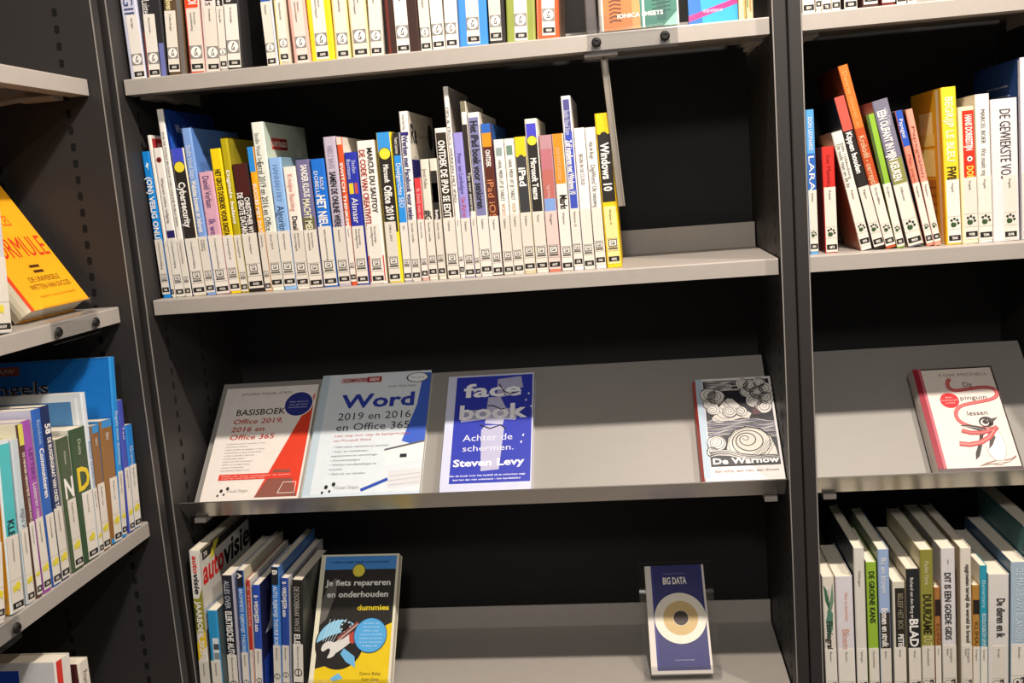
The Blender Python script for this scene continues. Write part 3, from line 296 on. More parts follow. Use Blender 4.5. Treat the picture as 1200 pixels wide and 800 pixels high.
('right', -0.732, 0.01, 1.2333, 0.0213, -0.0047, 0.2605, 0.22, 'nature books on the bottom right shelf', 'thick white DIT IS EEN GOEDE spine with black capitals', {'base': 'dbd6d6', 'sideL': 'b0aaa6', 'txt': [('Martine Kamsma', '4a4644', 0.07, 0.1, 0.5, 0.12, 0), ('DIT IS EEN GOEDE GIDS', '2a2726', 0.15, 0.58, 0.45, 0.45, 1)], 'cat': ['Ecologisch', 'leven'], 'lab': ('globe', 0.098)}),
('right', -0.732, 0.01, 1.2613, 0.0166, -0.0006, 0.26, 0.22, 'nature books on the bottom right shelf', 'tall cream spine with small lower case lettering and brown left cover', {'base': 'e0d8ca', 'sideL': 'a8967c', 'txt': [('opgroeien terwijl de wereld in brand', '3a3430', 0.1, 0.6, 0.65, 0.36, 1)], 'cat': ['Ecologisch', 'leven'], 'labx': (0.1, 1), 'lab': ('globe', 0.098)}),
('right', -0.732, 0.01, 1.2784, 0.011, 0.0021, 0.1986, 0.135, 'nature books on the bottom right shelf', 'short ochre spine with a black square near the top beside the turquoise one', {'base': 'b0803c', 'bands': [('2a2220', 0.12, 0.24)], 'txt': [('KLIMAAT', '6f4a20', 0.3, 0.58, 0.5, 0.5, 0)], 'cat': ['Ecologisch'], 'lab': ('globe', 0.098)}),
('right', -0.732, 0.01, 1.2899, 0.0107, 0.0032, 0.2305, 0.2, 'nature books on the bottom right shelf', 'narrow turquoise blue spine left of the DIEREN book', {'base': '2f9ab4', 'txt': [('Elementaire', 'bfe4ea', 0.1, 0.3, 0.5, 0.4, 0), ('ECOLOGISCH LEVEN', 'f4efe8', 0.34, 0.6, 0.5, 0.5, 0)], 'sideL': 'cfc6b4', 'cat': ['Ecologisch'], 'lab': ('globe', 0.098)}),
('right', -0.732, 0.01, 1.3016, 0.0311, 0.0056, 0.2154, 0.21, 'nature books on the bottom right shelf', 'thick white De dieren en spine with black lettering', {'base': 'dcd7d2', 'sideL': '5a6a6e', 'txt': [('De dieren en ik', '2c2927', 0.18, 0.48, 0.6, 0.4, 1)], 'cat': ['Europa'], 'labx': (0.2, 0.8), 'lab': ('globe', 0.098)}),
('right', -0.732, 0.01, 1.335, 0.0251, 0.0068, 0.2346, 0.22, 'nature books on the bottom right shelf', 'pale blue DE MAGIE VAN EILANDEN spine at the right picture edge', {'base': 'a9bccb', 'sideL': '3a5570', 'txt': [('DE MAGIE VAN EILANDEN', 'd6e0e6', 0.04, 0.56, 0.5, 0.4, 0)], 'cat': ['Eilanden'], 'lab': ('globe', 0.098)}),
('right', -0.732, 0.01, 1.3627, 0.0255, 0.0062, 0.2821, 0.24, 'nature books on the bottom right shelf', 'tall teal covered book rising behind the pale blue one at the right picture edge', {'base': 'b8c4b4', 'sideL': '3c5a5c', 'txt': [], 'cat': ['Eilanden'], 'artL': 'teal', 'lab': ('globe', 0.098)}),
('left', -0.3497, 0.001, -0.3933, 0.018, 0.1732, 0.2132, 0.1428, 'language books on the left bookcase', 'cream spine cut off by the left picture edge', {'base': 'd9d2c4', 'sideL': 'c9c2b4', 'txt': [], 'cat': ['Communicatie'], 'lab': ('bub', 0.1)}),
('left', -0.3497, 0.001, -0.36, 0.0255, 0.1045, 0.22, 0.1488, 'language books on the left bookcase', 'turquoise spine with an amber yellow left edge', {'base': 'd9e2e4', 'bands': [('4fbcc0', 0.02, 0.64)], 'sideL': 'e8a41e', 'txt': [('KLEIN', '22343a', 0.46, 0.62, 0.5, 0.5, 1)], 'cat': ['Communicatie'], 'lab': ('bub', 0.1)}),
('left', -0.3497, 0.001, -0.3268, 0.0153, 0.0828, 0.2158, 0.1462, 'language books on the left bookcase', 'pale grey blue spine with thin lettering and a plain grey left cover', {'base': 'c3ccd0', 'sideL': 'b4bec4', 'txt': [('MIJN VROUW', '7a8488', 0.42, 0.66, 0.5, 0.5, 0)], 'cat': ['Communicatie'], 'lab': ('bub', 0.1)}),
('left', -0.3497, 0.001, -0.3054, 0.0116, 0.057, 0.232, 0.1575, 'language books on the left bookcase', 'brown spine with a yellow top left of the purple one', {'base': '5a3a30', 'bands': [('d9cf5a', 0, 0.12)], 'sideL': 'e2dcc2', 'txt': [('DE MINDER NEGATIEVE COMMUNICATIE', 'e8d2c4', 0.16, 0.6, 0.5, 0.4, 1)], 'cat': ['Communicatie'], 'artL': 'yellowpatch', 'lab': ('bub', 0.1)}),
('left', -0.3497, 0.001, -0.2899, 0.0172, 0.0426, 0.2335, 0.1586, 'language books on the left bookcase', 'purple spine LUISTEREN with white lettering on the left bookcase', {'base': 'a050a8', 'sideL': 'd9d3dc', 'txt': [('LETTERS', '6a2f78', 0.16, 0.34, 0.5, 0.4, 0), ('Luisteren naar mens', 'f4efe8', 0.36, 0.66, 0.5, 0.5, 0)], 'cat': ['Communicatie'], 'lab': ('bub', 0.1)}),
('left', -0.3497, 0.001, -0.2677, 0.0185, 0.0494, 0.2431, 0.17, 'language books on the left bookcase', 'medium blue Communiceren spine with a lilac white left cover', {'base': '2f62b4', 'sideL': 'd0d0e2', 'txt': [('Basisboek', 'a8c0e6', 0.06, 0.2, 0.5, 0.4, 0), ('Communiceren', 'f4efe8', 0.22, 0.5, 0.5, 0.5, 1)], 'cat': ['Communicatie'], 'artL': 'bluebar', 'lab': ('bub', 0.1)}),
('left', -0.3497, 0.001, -0.2469, 0.0197, 0.0424, 0.2429, 0.17, 'language books on the left bookcase', 'dark navy spine with small white numerals right of the blue Communiceren book', {'base': '1c2c58', 'txt': [('58', 'f4efe8', 0.1, 0.16, 0.5, 0.6, 1), ('DE RUGGENGRAAT VAN ONZE TAAL', 'f4efe8', 0.18, 0.62, 0.5, 0.4, 1)], 'cat': ['Communicatie'], 'lab': ('bub', 0.1)}),
('left', -0.3497, 0.001, -0.2184, 0.0279, 0.0386, 0.1904, 0.14, 'language books on the left bookcase', 'moss green spine with a large white N', {'base': '46563a', 'sideL': 'd9d5c4', 'txt': [('Nederlands', 'c9ccb8', 0.1, 0.2, 0.5, 0.2, 0)], 'big': ('N', 'f4efe8', 0.3, 0.45), 'cat': ['Engelse taal'], 'labx': (0.2, 0.95), 'lab': ('bub', 0.1)}),
('left', -0.3497, 0.001, -0.1884, 0.0394, 0.0541, 0.1941, 0.14, 'language books on the left bookcase', 'dark green spine with a large yellow D', {'base': '3a5236', 'sideL': 'e2e0d0', 'txt': [('Duits', 'c9d2b8', 0.08, 0.2, 0.5, 0.2, 0)], 'big': ('D', 'e8c92a', 0.29, 0.46), 'cat': ['Duitse taal'], 'labx': (0.3, 0.95), 'lab': ('bub', 0.1)}),
('left', -0.3497, 0.001, -0.1475, 0.0114, 0.0495, 0.241, 0.2, 'language books on the left bookcase', 'tall pale blue white spine with a framed slate blue left cover', {'base': 'd6dce2', 'sideL': 'd3d9dc', 'txt': [('ENGELSE GRAMMATICA', '5f86b0', 0.3, 0.6, 0.5, 0.5, 0)], 'cat': ['Engelse taal'], 'artL': 'slatepanel', 'lab': ('bub', 0.1)}),
('left', -0.3497, 0.001, -0.1356, 0.0196, 0.0716, 0.1872, 0.127, 'language books on the left bookcase', 'brown spine with a blue grey lower band, left of two alike dictionaries', {'base': '8a6238', 'bands': [('3f8fcf', 0, 0.06), ('8a98a6', 0.5, 0.68)], 'sideL': '3f8fcf', 'txt': [('Oxford', 'f4efe8', 0.1, 0.16, 0.5, 0.3, 0), ('WERELD', 'f4efe8', 0.5, 0.7, 0.5, 0.4, 1)], 'cat': ['Engelse taal'], 'lab': ('bub', 0.1)}),
('left', -0.3497, 0.001, -0.1144, 0.0325, 0.0977, 0.187, 0.1265, 'language books on the left bookcase', 'brown spine with blue top and blue foot, right of two alike dictionaries', {'base': '8f6534', 'bands': [('3f8fcf', 0, 0.06), ('8a98a6', 0.5, 0.68, 0.4, 1), ('3f8fcf', 0.96, 1)], 'sideL': '3f8fcf', 'txt': [('Oxford', 'f4efe8', 0.1, 0.16, 0.5, 0.3, 0)], 'cat': ['Engelse taal'], 'labx': (0.35, 1), 'lab': ('bub', 0.1)}),
('left', -0.3497, 0.001, -0.0807, 0.0144, 0.1303, 0.279, 0.215, 'language books on the left bookcase', 'very tall thin blue book whose big blue left cover shows outlined lettering', {'base': '2a8ad2', 'sideL': '1668b4', 'txt': [('Engels voor dummies', 'd8e8f4', 0.3, 0.6, 0.5, 0.5, 0)], 'cat': ['Engelse taal'], 'artL': 'engels', 'lab': ('bub', 0.1)}),
('left', -0.3497, 0.001, -0.0568, 0.0151, 0.0875, 0.2081, 0.141, 'language books on the left bookcase', 'narrow indigo spine second from the right end of the left bookcase shelf', {'base': '4450ae', 'bands': [('2a2a44', 0.55, 0.8)], 'sideL': '4450ae', 'txt': [('Taal', 'd8dcf4', 0.2, 0.3, 0.5, 0.4, 0)], 'cat': ['Engelse taal'], 'lab': ('bub', 0.1)}),
('left', -0.3497, 0.001, -0.0406, 0.0208, 0.0911, 0.1643, 0.1113, 'language books on the left bookcase', 'narrow bright blue spine at the right end of the left bookcase shelf', {'base': '2a7fcc', 'sideL': '2a7fcc', 'txt': [('Grammar', 'd0e4f4', 0.2, 0.5, 0.5, 0.4, 0)], 'cat': ['Engelse taal'], 'lab': ('bub', 0.1)}),
('left', 0.0008, 0.004, -0.3085, 0.0409, 0.0984, 0.1909, 0.1292, 'books on the upper left shelf', 'pale grey spine with a yellow label mark, left of the amber cover', {'base': 'c6c6cc', 'sideL': 'b9b9c0', 'txt': [], 'cat': ['Economie'], 'lab': ('bub', 0.1)}),
('left', -0.7101, 0.004, -0.3103, 0.0359, 0.0939, 0.2588, 0.21, 'books at the foot of the left bookcase', 'white hardcover with a blue left panel and a red stripe, lower left corner', {'base': 'e6e0d8', 'sideL': 'd2d0d0', 'bands': [('d8322a', 0, 1, 0.05, 0.42)], 'txt': [], 'cat': ['Frans'], 'artL': 'bluepanel', 'lab': ('bub', 0.1)}),
('left', -0.7101, 0.004, -0.2387, 0.025, 0.0153, 0.2318, 0.18, 'books at the foot of the left bookcase', 'maroon covered book with cream spine beside the white hardcover, lower left corner', {'base': 'e2dacb', 'sideL': '5a2a2c', 'txt': [('Fransen', '6a5a50', 0.06, 0.2, 0.5, 0.4, 0)], 'cat': ['Frans'], 'lab': ('bub', 0.1)}),
('main', 0.3529, 0.03, 0.7325, 0.0165, 0.0, 0.2, 0.14, 'books on the top shelf of the main bookcase', 'plain dark grey spine just left of the clear holder on the top shelf', {'base': '55504e', 'lab': ('micro', 0.1), 'nolabel': 1}),
('main', 0.3529, 0.03, 0.9605, 0.0105, 0.0, 0.2, 0.14, 'books on the top shelf of the main bookcase', 'thin cream spine touching the sky blue cover on the top shelf', {'base': 'e2d2ae', 'lab': ('micro', 0.1), 'nolabel': 1, 'bands': [('c8a860', 0, 1, 0.7, 0.95)]}),
('main', 0.3529, 0.03, 0.9715, 0.0105, 0.0, 0.2, 0.14, 'books on the top shelf of the main bookcase', 'thin cream spine with green and orange edges at the end of the top shelf', {'base': 'd9c49c', 'lab': ('micro', 0.1), 'nolabel': 1, 'bands': [('8a9a5a', 0, 0.9, 0.1, 0.35), ('d8864a', 0.1, 0.93, 0.5, 0.7)]}),
]
# ------------------------------------------------------------------ bookcases
Z1, Z2, Z3, Z4 = .3529, 0., -.3447, -.7101
PF, PB = -.02, .33                       # front and back of the side panels
LB_ORG, LB_ROT = (-.0193, -.0768, 0), math.pi / 2   # the left bookcase stands at a right angle to the main one
def side_panel(parent, x0, x1, inner, ztop=.78):
    mb = MB(); r = .0015
    mb.prism([(x0, PF + r), (x0 + r, PF), (x1 - r, PF), (x1, PF + r), (x1, PB), (x0, PB)], 'z', -1.41, ztop, FRAME)
    for face in inner:                   # two rows of slots on each inside face
        xf = x0 - .0003 if face < 0 else x1 + .0003
        for yy in (.0385, .165):
            k = 0; z = -1.3
            while z < ztop - .03:
                pts = []
                for i in range(12):
                    a = 2 * math.pi * i / 12
                    pts.append((xf, yy + .0042 * math.cos(a), z + .0028 * math.sin(a) + (.0036 if math.sin(a) > 0 else -.0036)))
                mb.poly(pts if face > 0 else pts[::-1], HOLE); z += .025
    # pale strip: the lit highlight of the inner front edge, put into colour
    xe = x0 if -1 in inner else x1
    o = mb.build('side_panel', parent)
    eb = MB()
    for face in inner:
        xx = x0 if face < 0 else x1
        eb.box((xx - .0010, PF - .0005, -1.41), (xx + .0007, PF + .0008, ztop), LIT_EDGE)
    eb.build('edge_highlight', o)
    return o
def flat_shelf(parent, x0, x1, z, depth=.281, riser=.0438, lip=.0244, hem=.03):
    mb = MB(); t = .0022; r = .002
    prof = [(0, z - lip), (hem, z - lip), (hem, z - lip + t), (t, z - lip + t), (t, z - t), (depth - t, z - t), (depth - t, z - t), (depth + t, z - t), (depth + t, z + riser), (depth, z + riser), (depth, z), (r, z), (r * .3, z - r * .3), (0, z - r)]
    prof.pop(6)
    mb.prism(prof, 'x', x0, x1, SHELF)
    o = mb.build('shelf', parent)
    for xa, xb in ((x0, x0 + t), (x1 - t, x1)):
        e = MB(); e.box((xa, t, z - lip + t), (xb, depth - t, z - t), SHELF); e.build('shelf_end', o)
    for xa, xb, s in ((x0 + .004, x0 + .03, 1), (x1 - .03, x1 - .004, -1)):
        c = MB(); c.box((xa, .04, z - lip - .004), (xb, .10, z - lip + .002), SHELF)
        hk = [(.10, z - lip - .002), (.15, z - lip - .006), (.15, z - lip - .001), (.10, z - lip + .002)]
        c.prism(hk, 'x', xa + .008, xb - .008, SHELF)
        c.build('shelf_clip', o)
    return o
TA, TB = (.0257, Z3 - .031), (.2274, Z3 + .157)
TILT = math.atan2(TB[1] - TA[1], TB[0] - TA[0])
def display_shelf(parent, x0, x1):
    t = .002; nx, nz = -math.sin(TILT), math.cos(TILT)
    mb = MB()
    mb.prism([TA, TB, (TB[0] - nx * t, TB[1] - nz * t), (TA[0] - nx * t, TA[1] - nz * t)][::-1], 'x', x0 + .004, x1 - .004, STEEL)
    o = mb.build('display_shelf', parent)
    lb = MB()
    lb.prism([(0, Z3), (TA[0], TA[1]), (TA[0] - .0012, TA[1] - .002), (-.0016, Z3 - .0012)][::-1], 'x', x0, x1, LIP)
    lb.build('retaining_lip', o)
    for xa in (x0 + .012, x1 - .032):
        c = MB(); c.box((xa, .02, TA[1] - .012), (xa + .02, .09, TA[1] - .004), SHELF);  c.build('shelf_clip', o)
    return o
def bookcase(name, label, org, rot, left, right, x0, x1, shelves, display):
    root = empty(name, org, (0, 0, rot)); tag(root, label, 'bookcase', 'grey metal library bookcases')
    if left: side_panel(root, *left, (1,))
    if right: side_panel(root, *right, (-1,))
    mb = MB(); mb.box(((left or (x0,))[0], .3305, -1.38), (right[1], .3365, .76), BACK); mb.build('back_panel', root)
    for z in shelves: flat_shelf(root, x0, x1, z)
    if display: display_shelf(root, x0, x1)
    return root
bookcase('bookcase', 'middle dark grey metal bookcase with a full book row and a tilted display shelf', (0, 0, 0), 0, (-.026, -.003), (1.0025, 1.0215), 0., 1.0, (Z1, Z2, Z4, -1.08), True)
bookcase('bookcase', 'dark grey metal bookcase on the right holding the animal books and the penguin cover', (0, 0, 0), 0, (1.0235, 1.0425), (1.432, 1.451), 1.0467, 1.428, (Z1, Z2, -.732, -1.08), True)
bookcase('bookcase', 'left dark grey metal bookcase at a right angle, holding the amber yellow book', LB_ORG, LB_ROT, (-.985, -.966), (.003, .025), -.962, 0., (.3482, .0008, -.3497, Z4, -1.08), False)
fl = MB(); fl.box((-1.5, -3.5, -1.45), (3.5, 1.2, -1.41), mat('6b6258', .6, 0, 0, 'carpet')); f = fl.build('floor'); f['kind'] = 'structure'
ce = MB(); ce.box((-1.5, -3.5, 1.4), (3.5, 1.2, 1.44), mat('b0aaa0', .8, 0, 0, 'plaster')); f = ce.build('ceiling'); f['kind'] = 'structure'
wl = MB(); wl.box((-1.5, .4, -1.41), (3.5, .44, 1.4), mat('cfc8be', .8, 0, 0, 'plaster')); f = wl.build('wall_back'); f['kind'] = 'structure'
wl = MB(); wl.box((-.46, -3.5, -1.41), (-.42, .4, 1.4), mat('cfc8be', .8, 0, 0, 'plaster')); f = wl.build('wall_left'); f['kind'] = 'structure'
# ------------------------------------------------------------------ books
def icon(cv, kind, u0, u1, v0, v1):
    """the subject pictogram printed on a library label"""
    cu, cw = (u0 + u1) / 2, (u1 - u0) * cv.w; hh = (v1 - v0) * cv.h; vm = (v0 + v1) / 2
    def R(x0, y0, x1, y1, h, lv): cv.rect(u0 + x0 * (u1 - u0), v0 + y0 * (v1 - v0), u0 + x1 * (u1 - u0), v0 + y1 * (v1 - v0), h, lv)
    K = '3c3835'
    if kind == 'pc':
        cv.rect(.02, v0 + 1.08 * (v1 - v0), .98, v0 + 1.11 * (v1 - v0), '8d867e', 2)
        cv.rect(.02, v0 - .14 * (v1 - v0), .98, v0 - .11 * (v1 - v0), '8d867e', 2)
        R(.08, .3, .92, 1, K, 2); R(.16, .38, .84, .92, 'ece6dc', 3); R(.3, .48, .7, .84, '8a847c', 4); R(.38, .56, .62, .76, 'ece6dc', 5); R(.46, .54, .66, .64, K, 6)
        R(.04, .02, .96, .16, '55504b', 2); R(.1, .2, .9, .24, '8a847c', 2)
    elif kind == 'micro':
        R(-.06, -.06, 1.06, 1.06, '8b8782', 2)
        cv.circ(cu, vm, min(cw, hh) * .47, 'f1ece4', 3)
        for pts in (((.42, .66), (.56, .86), (.64, .78), (.5, .58)), ((.34, .3), (.62, .3), (.7, .22), (.3, .22)), ((.56, .5), (.66, .44), (.6, .32), (.5, .32)), ((.36, .5), (.44, .62), (.5, .56), (.42, .44), (.44, .34), (.36, .34))):
            cv.poly([(u0 + x * (u1 - u0), v0 + y * (v1 - v0)) for x, y in pts], K, 4)
    elif kind == 'paw':
        cv.rect(.02, v1 + .06 * (v1 - v0), .98, v1 + .09 * (v1 - v0), 'a9b09c', 2); cv.rect(.02, v0 - .12 * (v1 - v0), .98, v0 - .09 * (v1 - v0), 'a9b09c', 2)
        r = min(cw, hh); m = lambda x: u0 + x * (u1 - u0); n = lambda y: v0 + y * (v1 - v0)
        cv.poly([(m(.16), n(.3)), (m(.22), n(.12)), (m(.36), n(.06)), (m(.6), n(.12)), (m(.68), n(.3)), (m(.6), n(.5)), (m(.42), n(.5)), (m(.32), n(.56)), (m(.2), n(.46))], '35502e', 3)
        for x, y in ((.24, .72), (.5, .84), (.76, .7), (.84, .42)): cv.circ(m(x), n(y), r * .12, '2b3328', 3, 12)
    elif kind == 'globe':
        r = min(cw, hh); m = lambda x: u0 + x * (u1 - u0); n = lambda y: v0 + y * (v1 - v0)
        cv.rect(.02, v1 + .1 * (v1 - v0), .98, v1 + .13 * (v1 - v0), '9a948c', 2)
        cv.circ(m(.34), n(.5), r * .4, K, 2); cv.circ(m(.34), n(.5), r * .34, 'e6dfd4', 3)
        cv.poly([(m(.2), n(.45)), (m(.34), n(.68)), (m(.52), n(.5)), (m(.36), n(.3))], K, 4)
        cv.poly([(m(.74), n(.0)), (m(1.0), n(.0)), (m(1.0), n(1)), (m(.62), n(.95)), (m(.66), n(.75)), (m(.86), n(.78))], K, 3)
    elif kind == 'bub':
        r = min(cw, hh); m = lambda x: u0 + x * (u1 - u0); n = lambda y: v0 + y * (v1 - v0)
        cv.rect(.02, v1 + .1 * (v1 - v0), .98, v1 + .13 * (v1 - v0), 'b3ada2', 2)
        cv.circ(m(.3), n(.45), r * .3, 'd8cc4a', 2, 7); cv.circ(m(.68), n(.6), r * .32, 'e4d43c', 3, 8); cv.poly([(m(.5), n(.4)), (m(.86), n(.1)), (m(.8), n(.45))], 'e4d43c', 4)
    elif kind == 'car':
        r = min(cw, hh); m = lambda x: u0 + x * (u1 - u0); n = lambda y: v0 + y * (v1 - v0)
        cv.circ(m(.5), n(.5), r * .48, K, 2); cv.circ(m(.5), n(.5), r * .36, 'e6dfd4', 3); R(.44, .1, .56, .9, K, 4)
def spine_label(parent, T, lt, x0, x1, col, kind, lines, seed):
    rnd = random.Random(seed); zb = rnd.choice((.0012, .002, .004, .006))
    mb = MB(); a, b = max(x0 * T, .0004), min(x1 * T, T - .0004)
    mb.box((a, -.0005, zb), (b, -.0001, lt), mat(col, .42, .2))
    cv = Cv(mb, (a, -.0005, zb), (1, 0, 0), (0, 0, 1), b - a, lt - zb)
    h = lt - zb; f = lambda z: z / h; w = b - a
    K = '24211f'
    cv.rect(.06, f(.0035), .96, f(.0115), K, 2)
    code = ''.join(rnd.choice('ABDEGHKMNORSTV') for _ in range(4))
    cv.text(code, .3, f(.0055), .74, f(.0092), 'efe9df', 1, 3)
    s = min(w * .86, .019 if kind == 'micro' else .0165); iu = s / w / 2; cu = .5 + rnd.uniform(-.03, .03); dz = rnd.uniform(-.001, .0015)
    if w > .006: icon(cv, kind, cu - iu, cu + iu, f(.0215 + dz), f(.0215 + dz + s))
    # category lines run down the label
    tv = Cv(mb, (a, -.0005, lt), (0, 0, -1), (1, 0, 0), h, w)
    for i, t in enumerate(lines):
        cx = .62 - .26 * i if len(lines) > 1 else .5
        cap = min(.0033, w * .26)
        L = cap * .72 * len(t) * 1.0
        tv.text(t, .05, cx - cap / w / 2, .05 + L / h, cx + cap / w / 2, '4a4541', 0, 3)
    return mb.build('spine_label', parent)
def cover_mesh(T, D, H, base, sl, sr, c=.0011):
    mb = MB(); r = min(.0028, T * .3); k = 4
    out = [(0, D), (0, r)] + [(r - r * math.cos(a), r - r * math.sin(a)) for a in [math.pi / 2 * i / k for i in range(1, k)]] + [(r, 0), (T - r, 0)]
    out += [(T - r + r * math.sin(a), r - r * math.cos(a)) for a in [math.pi / 2 * i / k for i in range(1, k)]] + [(T, r), (T, D)]
    inn = [(T - c, D), (T - c, c * 1.6), (c, c * 1.6), (c, D)]
    n = len(out); M0, ML, MR, ME = mat(base), mat(sl), mat(sr), mat('e4ded2')
    v = [(x, y, z) for z in (0, H) for x, y in out]
    mats = [ML] + [M0] * (n - 3) + [MR]
    for i in range(n - 1):
        mb.poly([v[i], v[i + 1], v[n + i + 1], v[n + i]], mats[i])
    for i in range(3):
        a, b = inn[i], inn[i + 1]; mb.poly([(a[0], a[1], 0), (b[0], b[1], 0), (b[0], b[1], H), (a[0], a[1], H)], mat('d9d2c4'))
    for z, flip in ((0, 1), (H, 0)):     # board edges at foot and head
        e = [[(0, D), (0, r), (c, c * 1.6), (c, D)], [(T - c, D), (T - c, c * 1.6), (T, r), (T, D)], [(0, r)] + out[2:-2] + [(T, r), (T - c, c * 1.6), (c, c * 1.6)]]
        for q in e:
            p = [(x, y, z) for x, y in q]; mb.poly(p[::-1] if flip else p, M0 if len(q) > 4 else (ML if q[0][0] < T / 2 else MR))
    mb.poly([(0, D, 0), (c, D, 0), (c, D, H), (0, D, H)], ML); mb.poly([(T - c, D, 0), (T, D, 0), (T, D, H), (T - c, D, H)], MR)
    return mb
def wh(cv, st, u0, v0, u1, v1, h, bold=0, lv=3): cv.text(st, u0, v0, u1, v1, h, bold, lv)
def art_right(mb, kind, T, D, H):
    cv = Cv(mb, (T, 0, 0), (0, 1, 0), (0, 0, 1), D, H)
    if kind == 'workbook':
        cv.rect(.06, .02, .97, .975, '1b3c8c', 1); cv.poly([(.06, .5), (.06, .975), (.32, .6), (.2, .5)], '2f62c8', 2); cv.poly([(.06, .62), (.5, .5), (.5, .2), (.06, .2)], 'b98a84', 3)
        wh(cv, 'Workbook', .18, .88, .52, .925, 'c9d4ee', 0, 4); wh(cv, 'PDF', .3, .79, .4, .81, 'b8c6e6', 0, 4)
    elif kind == 'redsticker':
        cv.rect(.02, .86, .45, .98, 'b03236', 1); wh(cv, 'IT', .1, .9, .36, .95, 'e6c2be', 1); cv.circ(.3, .74, .008, '6a2420', 2)
    elif kind == 'websites':
        cv.rect(.09, .02, .96, .97, '5f86cc', 1); cv.rect(.62, .74, .96, .97, '8a6a4a', 2)
        wh(cv, 'Studio Visual Steps', .16, .84, .5, .865, '2f4f8f', 0, 4); wh(cv, 'Websites', .17, .66, .56, .75, 'eef2fa', 1, 4); wh(cv, 'en WordPress', .2, .55, .56, .6, 'eef2fa', 1, 4)
    elif kind == 'olive':
        cv.rect(.1, .03, .97, .96, '8d8322', 1); wh(cv, 'Dalende', .24, .6, .7, .68, '4a4418', 0, 4)
    elif kind == 'excel':
        cv.rect(.08, .02, .985, .97, 'bfcdbf', 1); cv.rect(.14, .84, .5, .91, 'b8433a', 2); wh(cv, 'COMPUTER', .15, .86, .35, .89, 'f0d8d0', 1, 4); cv.rect(.34, .845, .49, .905, '7a1f1c', 3); wh(cv, 'GIDS', .36, .86, .47, .89, 'f0e6e0', 1, 4)
        cv.circ(.78, .82, .014, 'd9e0d4', 2); cv.rect(.6, .665, .82, .69, '6a726a', 2); cv.rect(.16, .54, .3, .6, '2f3a34', 2); cv.rect(.84, .54, .9, .6, '2f3a34', 2)
    elif kind == 'werken':
        cv.rect(.03, .02, .985, .72, '2a2a6c', 1); wh(cv, 'Re', .06, .82, .28, .93, '2b2a2c', 1, 4); wh(cv, 'Steps visueel', .34, .855, .72, .88, '8a8274', 0, 4); cv.circ(.85, .87, .022, '3a3430', 2)
        wh(cv, 'Werken', .2, .52, .7, .62, 'd0d2e8', 0, 4); wh(cv, 'met Facebook', .2, .42, .7, .48, 'd0d2e8', 0, 4)
    elif kind == 'greyfold':
        cv.rect(.04, .6, .97, .98, '9c948e', 1); cv.poly([(.04, .6), (.5, .66), (.5, .5), (.04, .5)], 'c3bcb4', 2); cv.rect(.4, .44, .6, .62, '3a3430', 3)
    elif kind == 'whitebird':
        cv.poly([(.1, .52), (.22, .6), (.34, .96), (.3, .7), (.42, .6), (.34, .5)], 'd9dce6', 2); cv.poly([(.05, 0), (.4, 0), (.5, .36), (.05, .3)], '2a4cae', 1)
    elif kind == 'yearbook':
        cv.rect(0, 0, 1, .98, '6a625a', 1); cv.rect(0, .5, .97, .98, 'd2ccc2', 2)
        cv.poly([(.04, .925), (.97, .94), (.97, .985), (.04, .985)], '26221f', 3); cv.poly([(.16, .9), (.26, .985), (.36, .985), (.24, .9)], 'd8cc3a', 4); wh(cv, '70', .06, .94, .13, .97, 'd6cfc0', 1, 5)
        cv.text('auto', .02, .78, .42, .925, 'd8302a', 1, 5, .14); cv.text('visie', .42, .78, .96, .925, '1d1a19', 1, 5, .14)
        cv.poly([(.04, .0), (.9, .0), (.8, .36), (.4, .5), (.04, .46)], '9c9478', 3); cv.poly([(.1, .2), (.7, .24), (.9, .1), (.1, .05)], '3c4a52', 4)
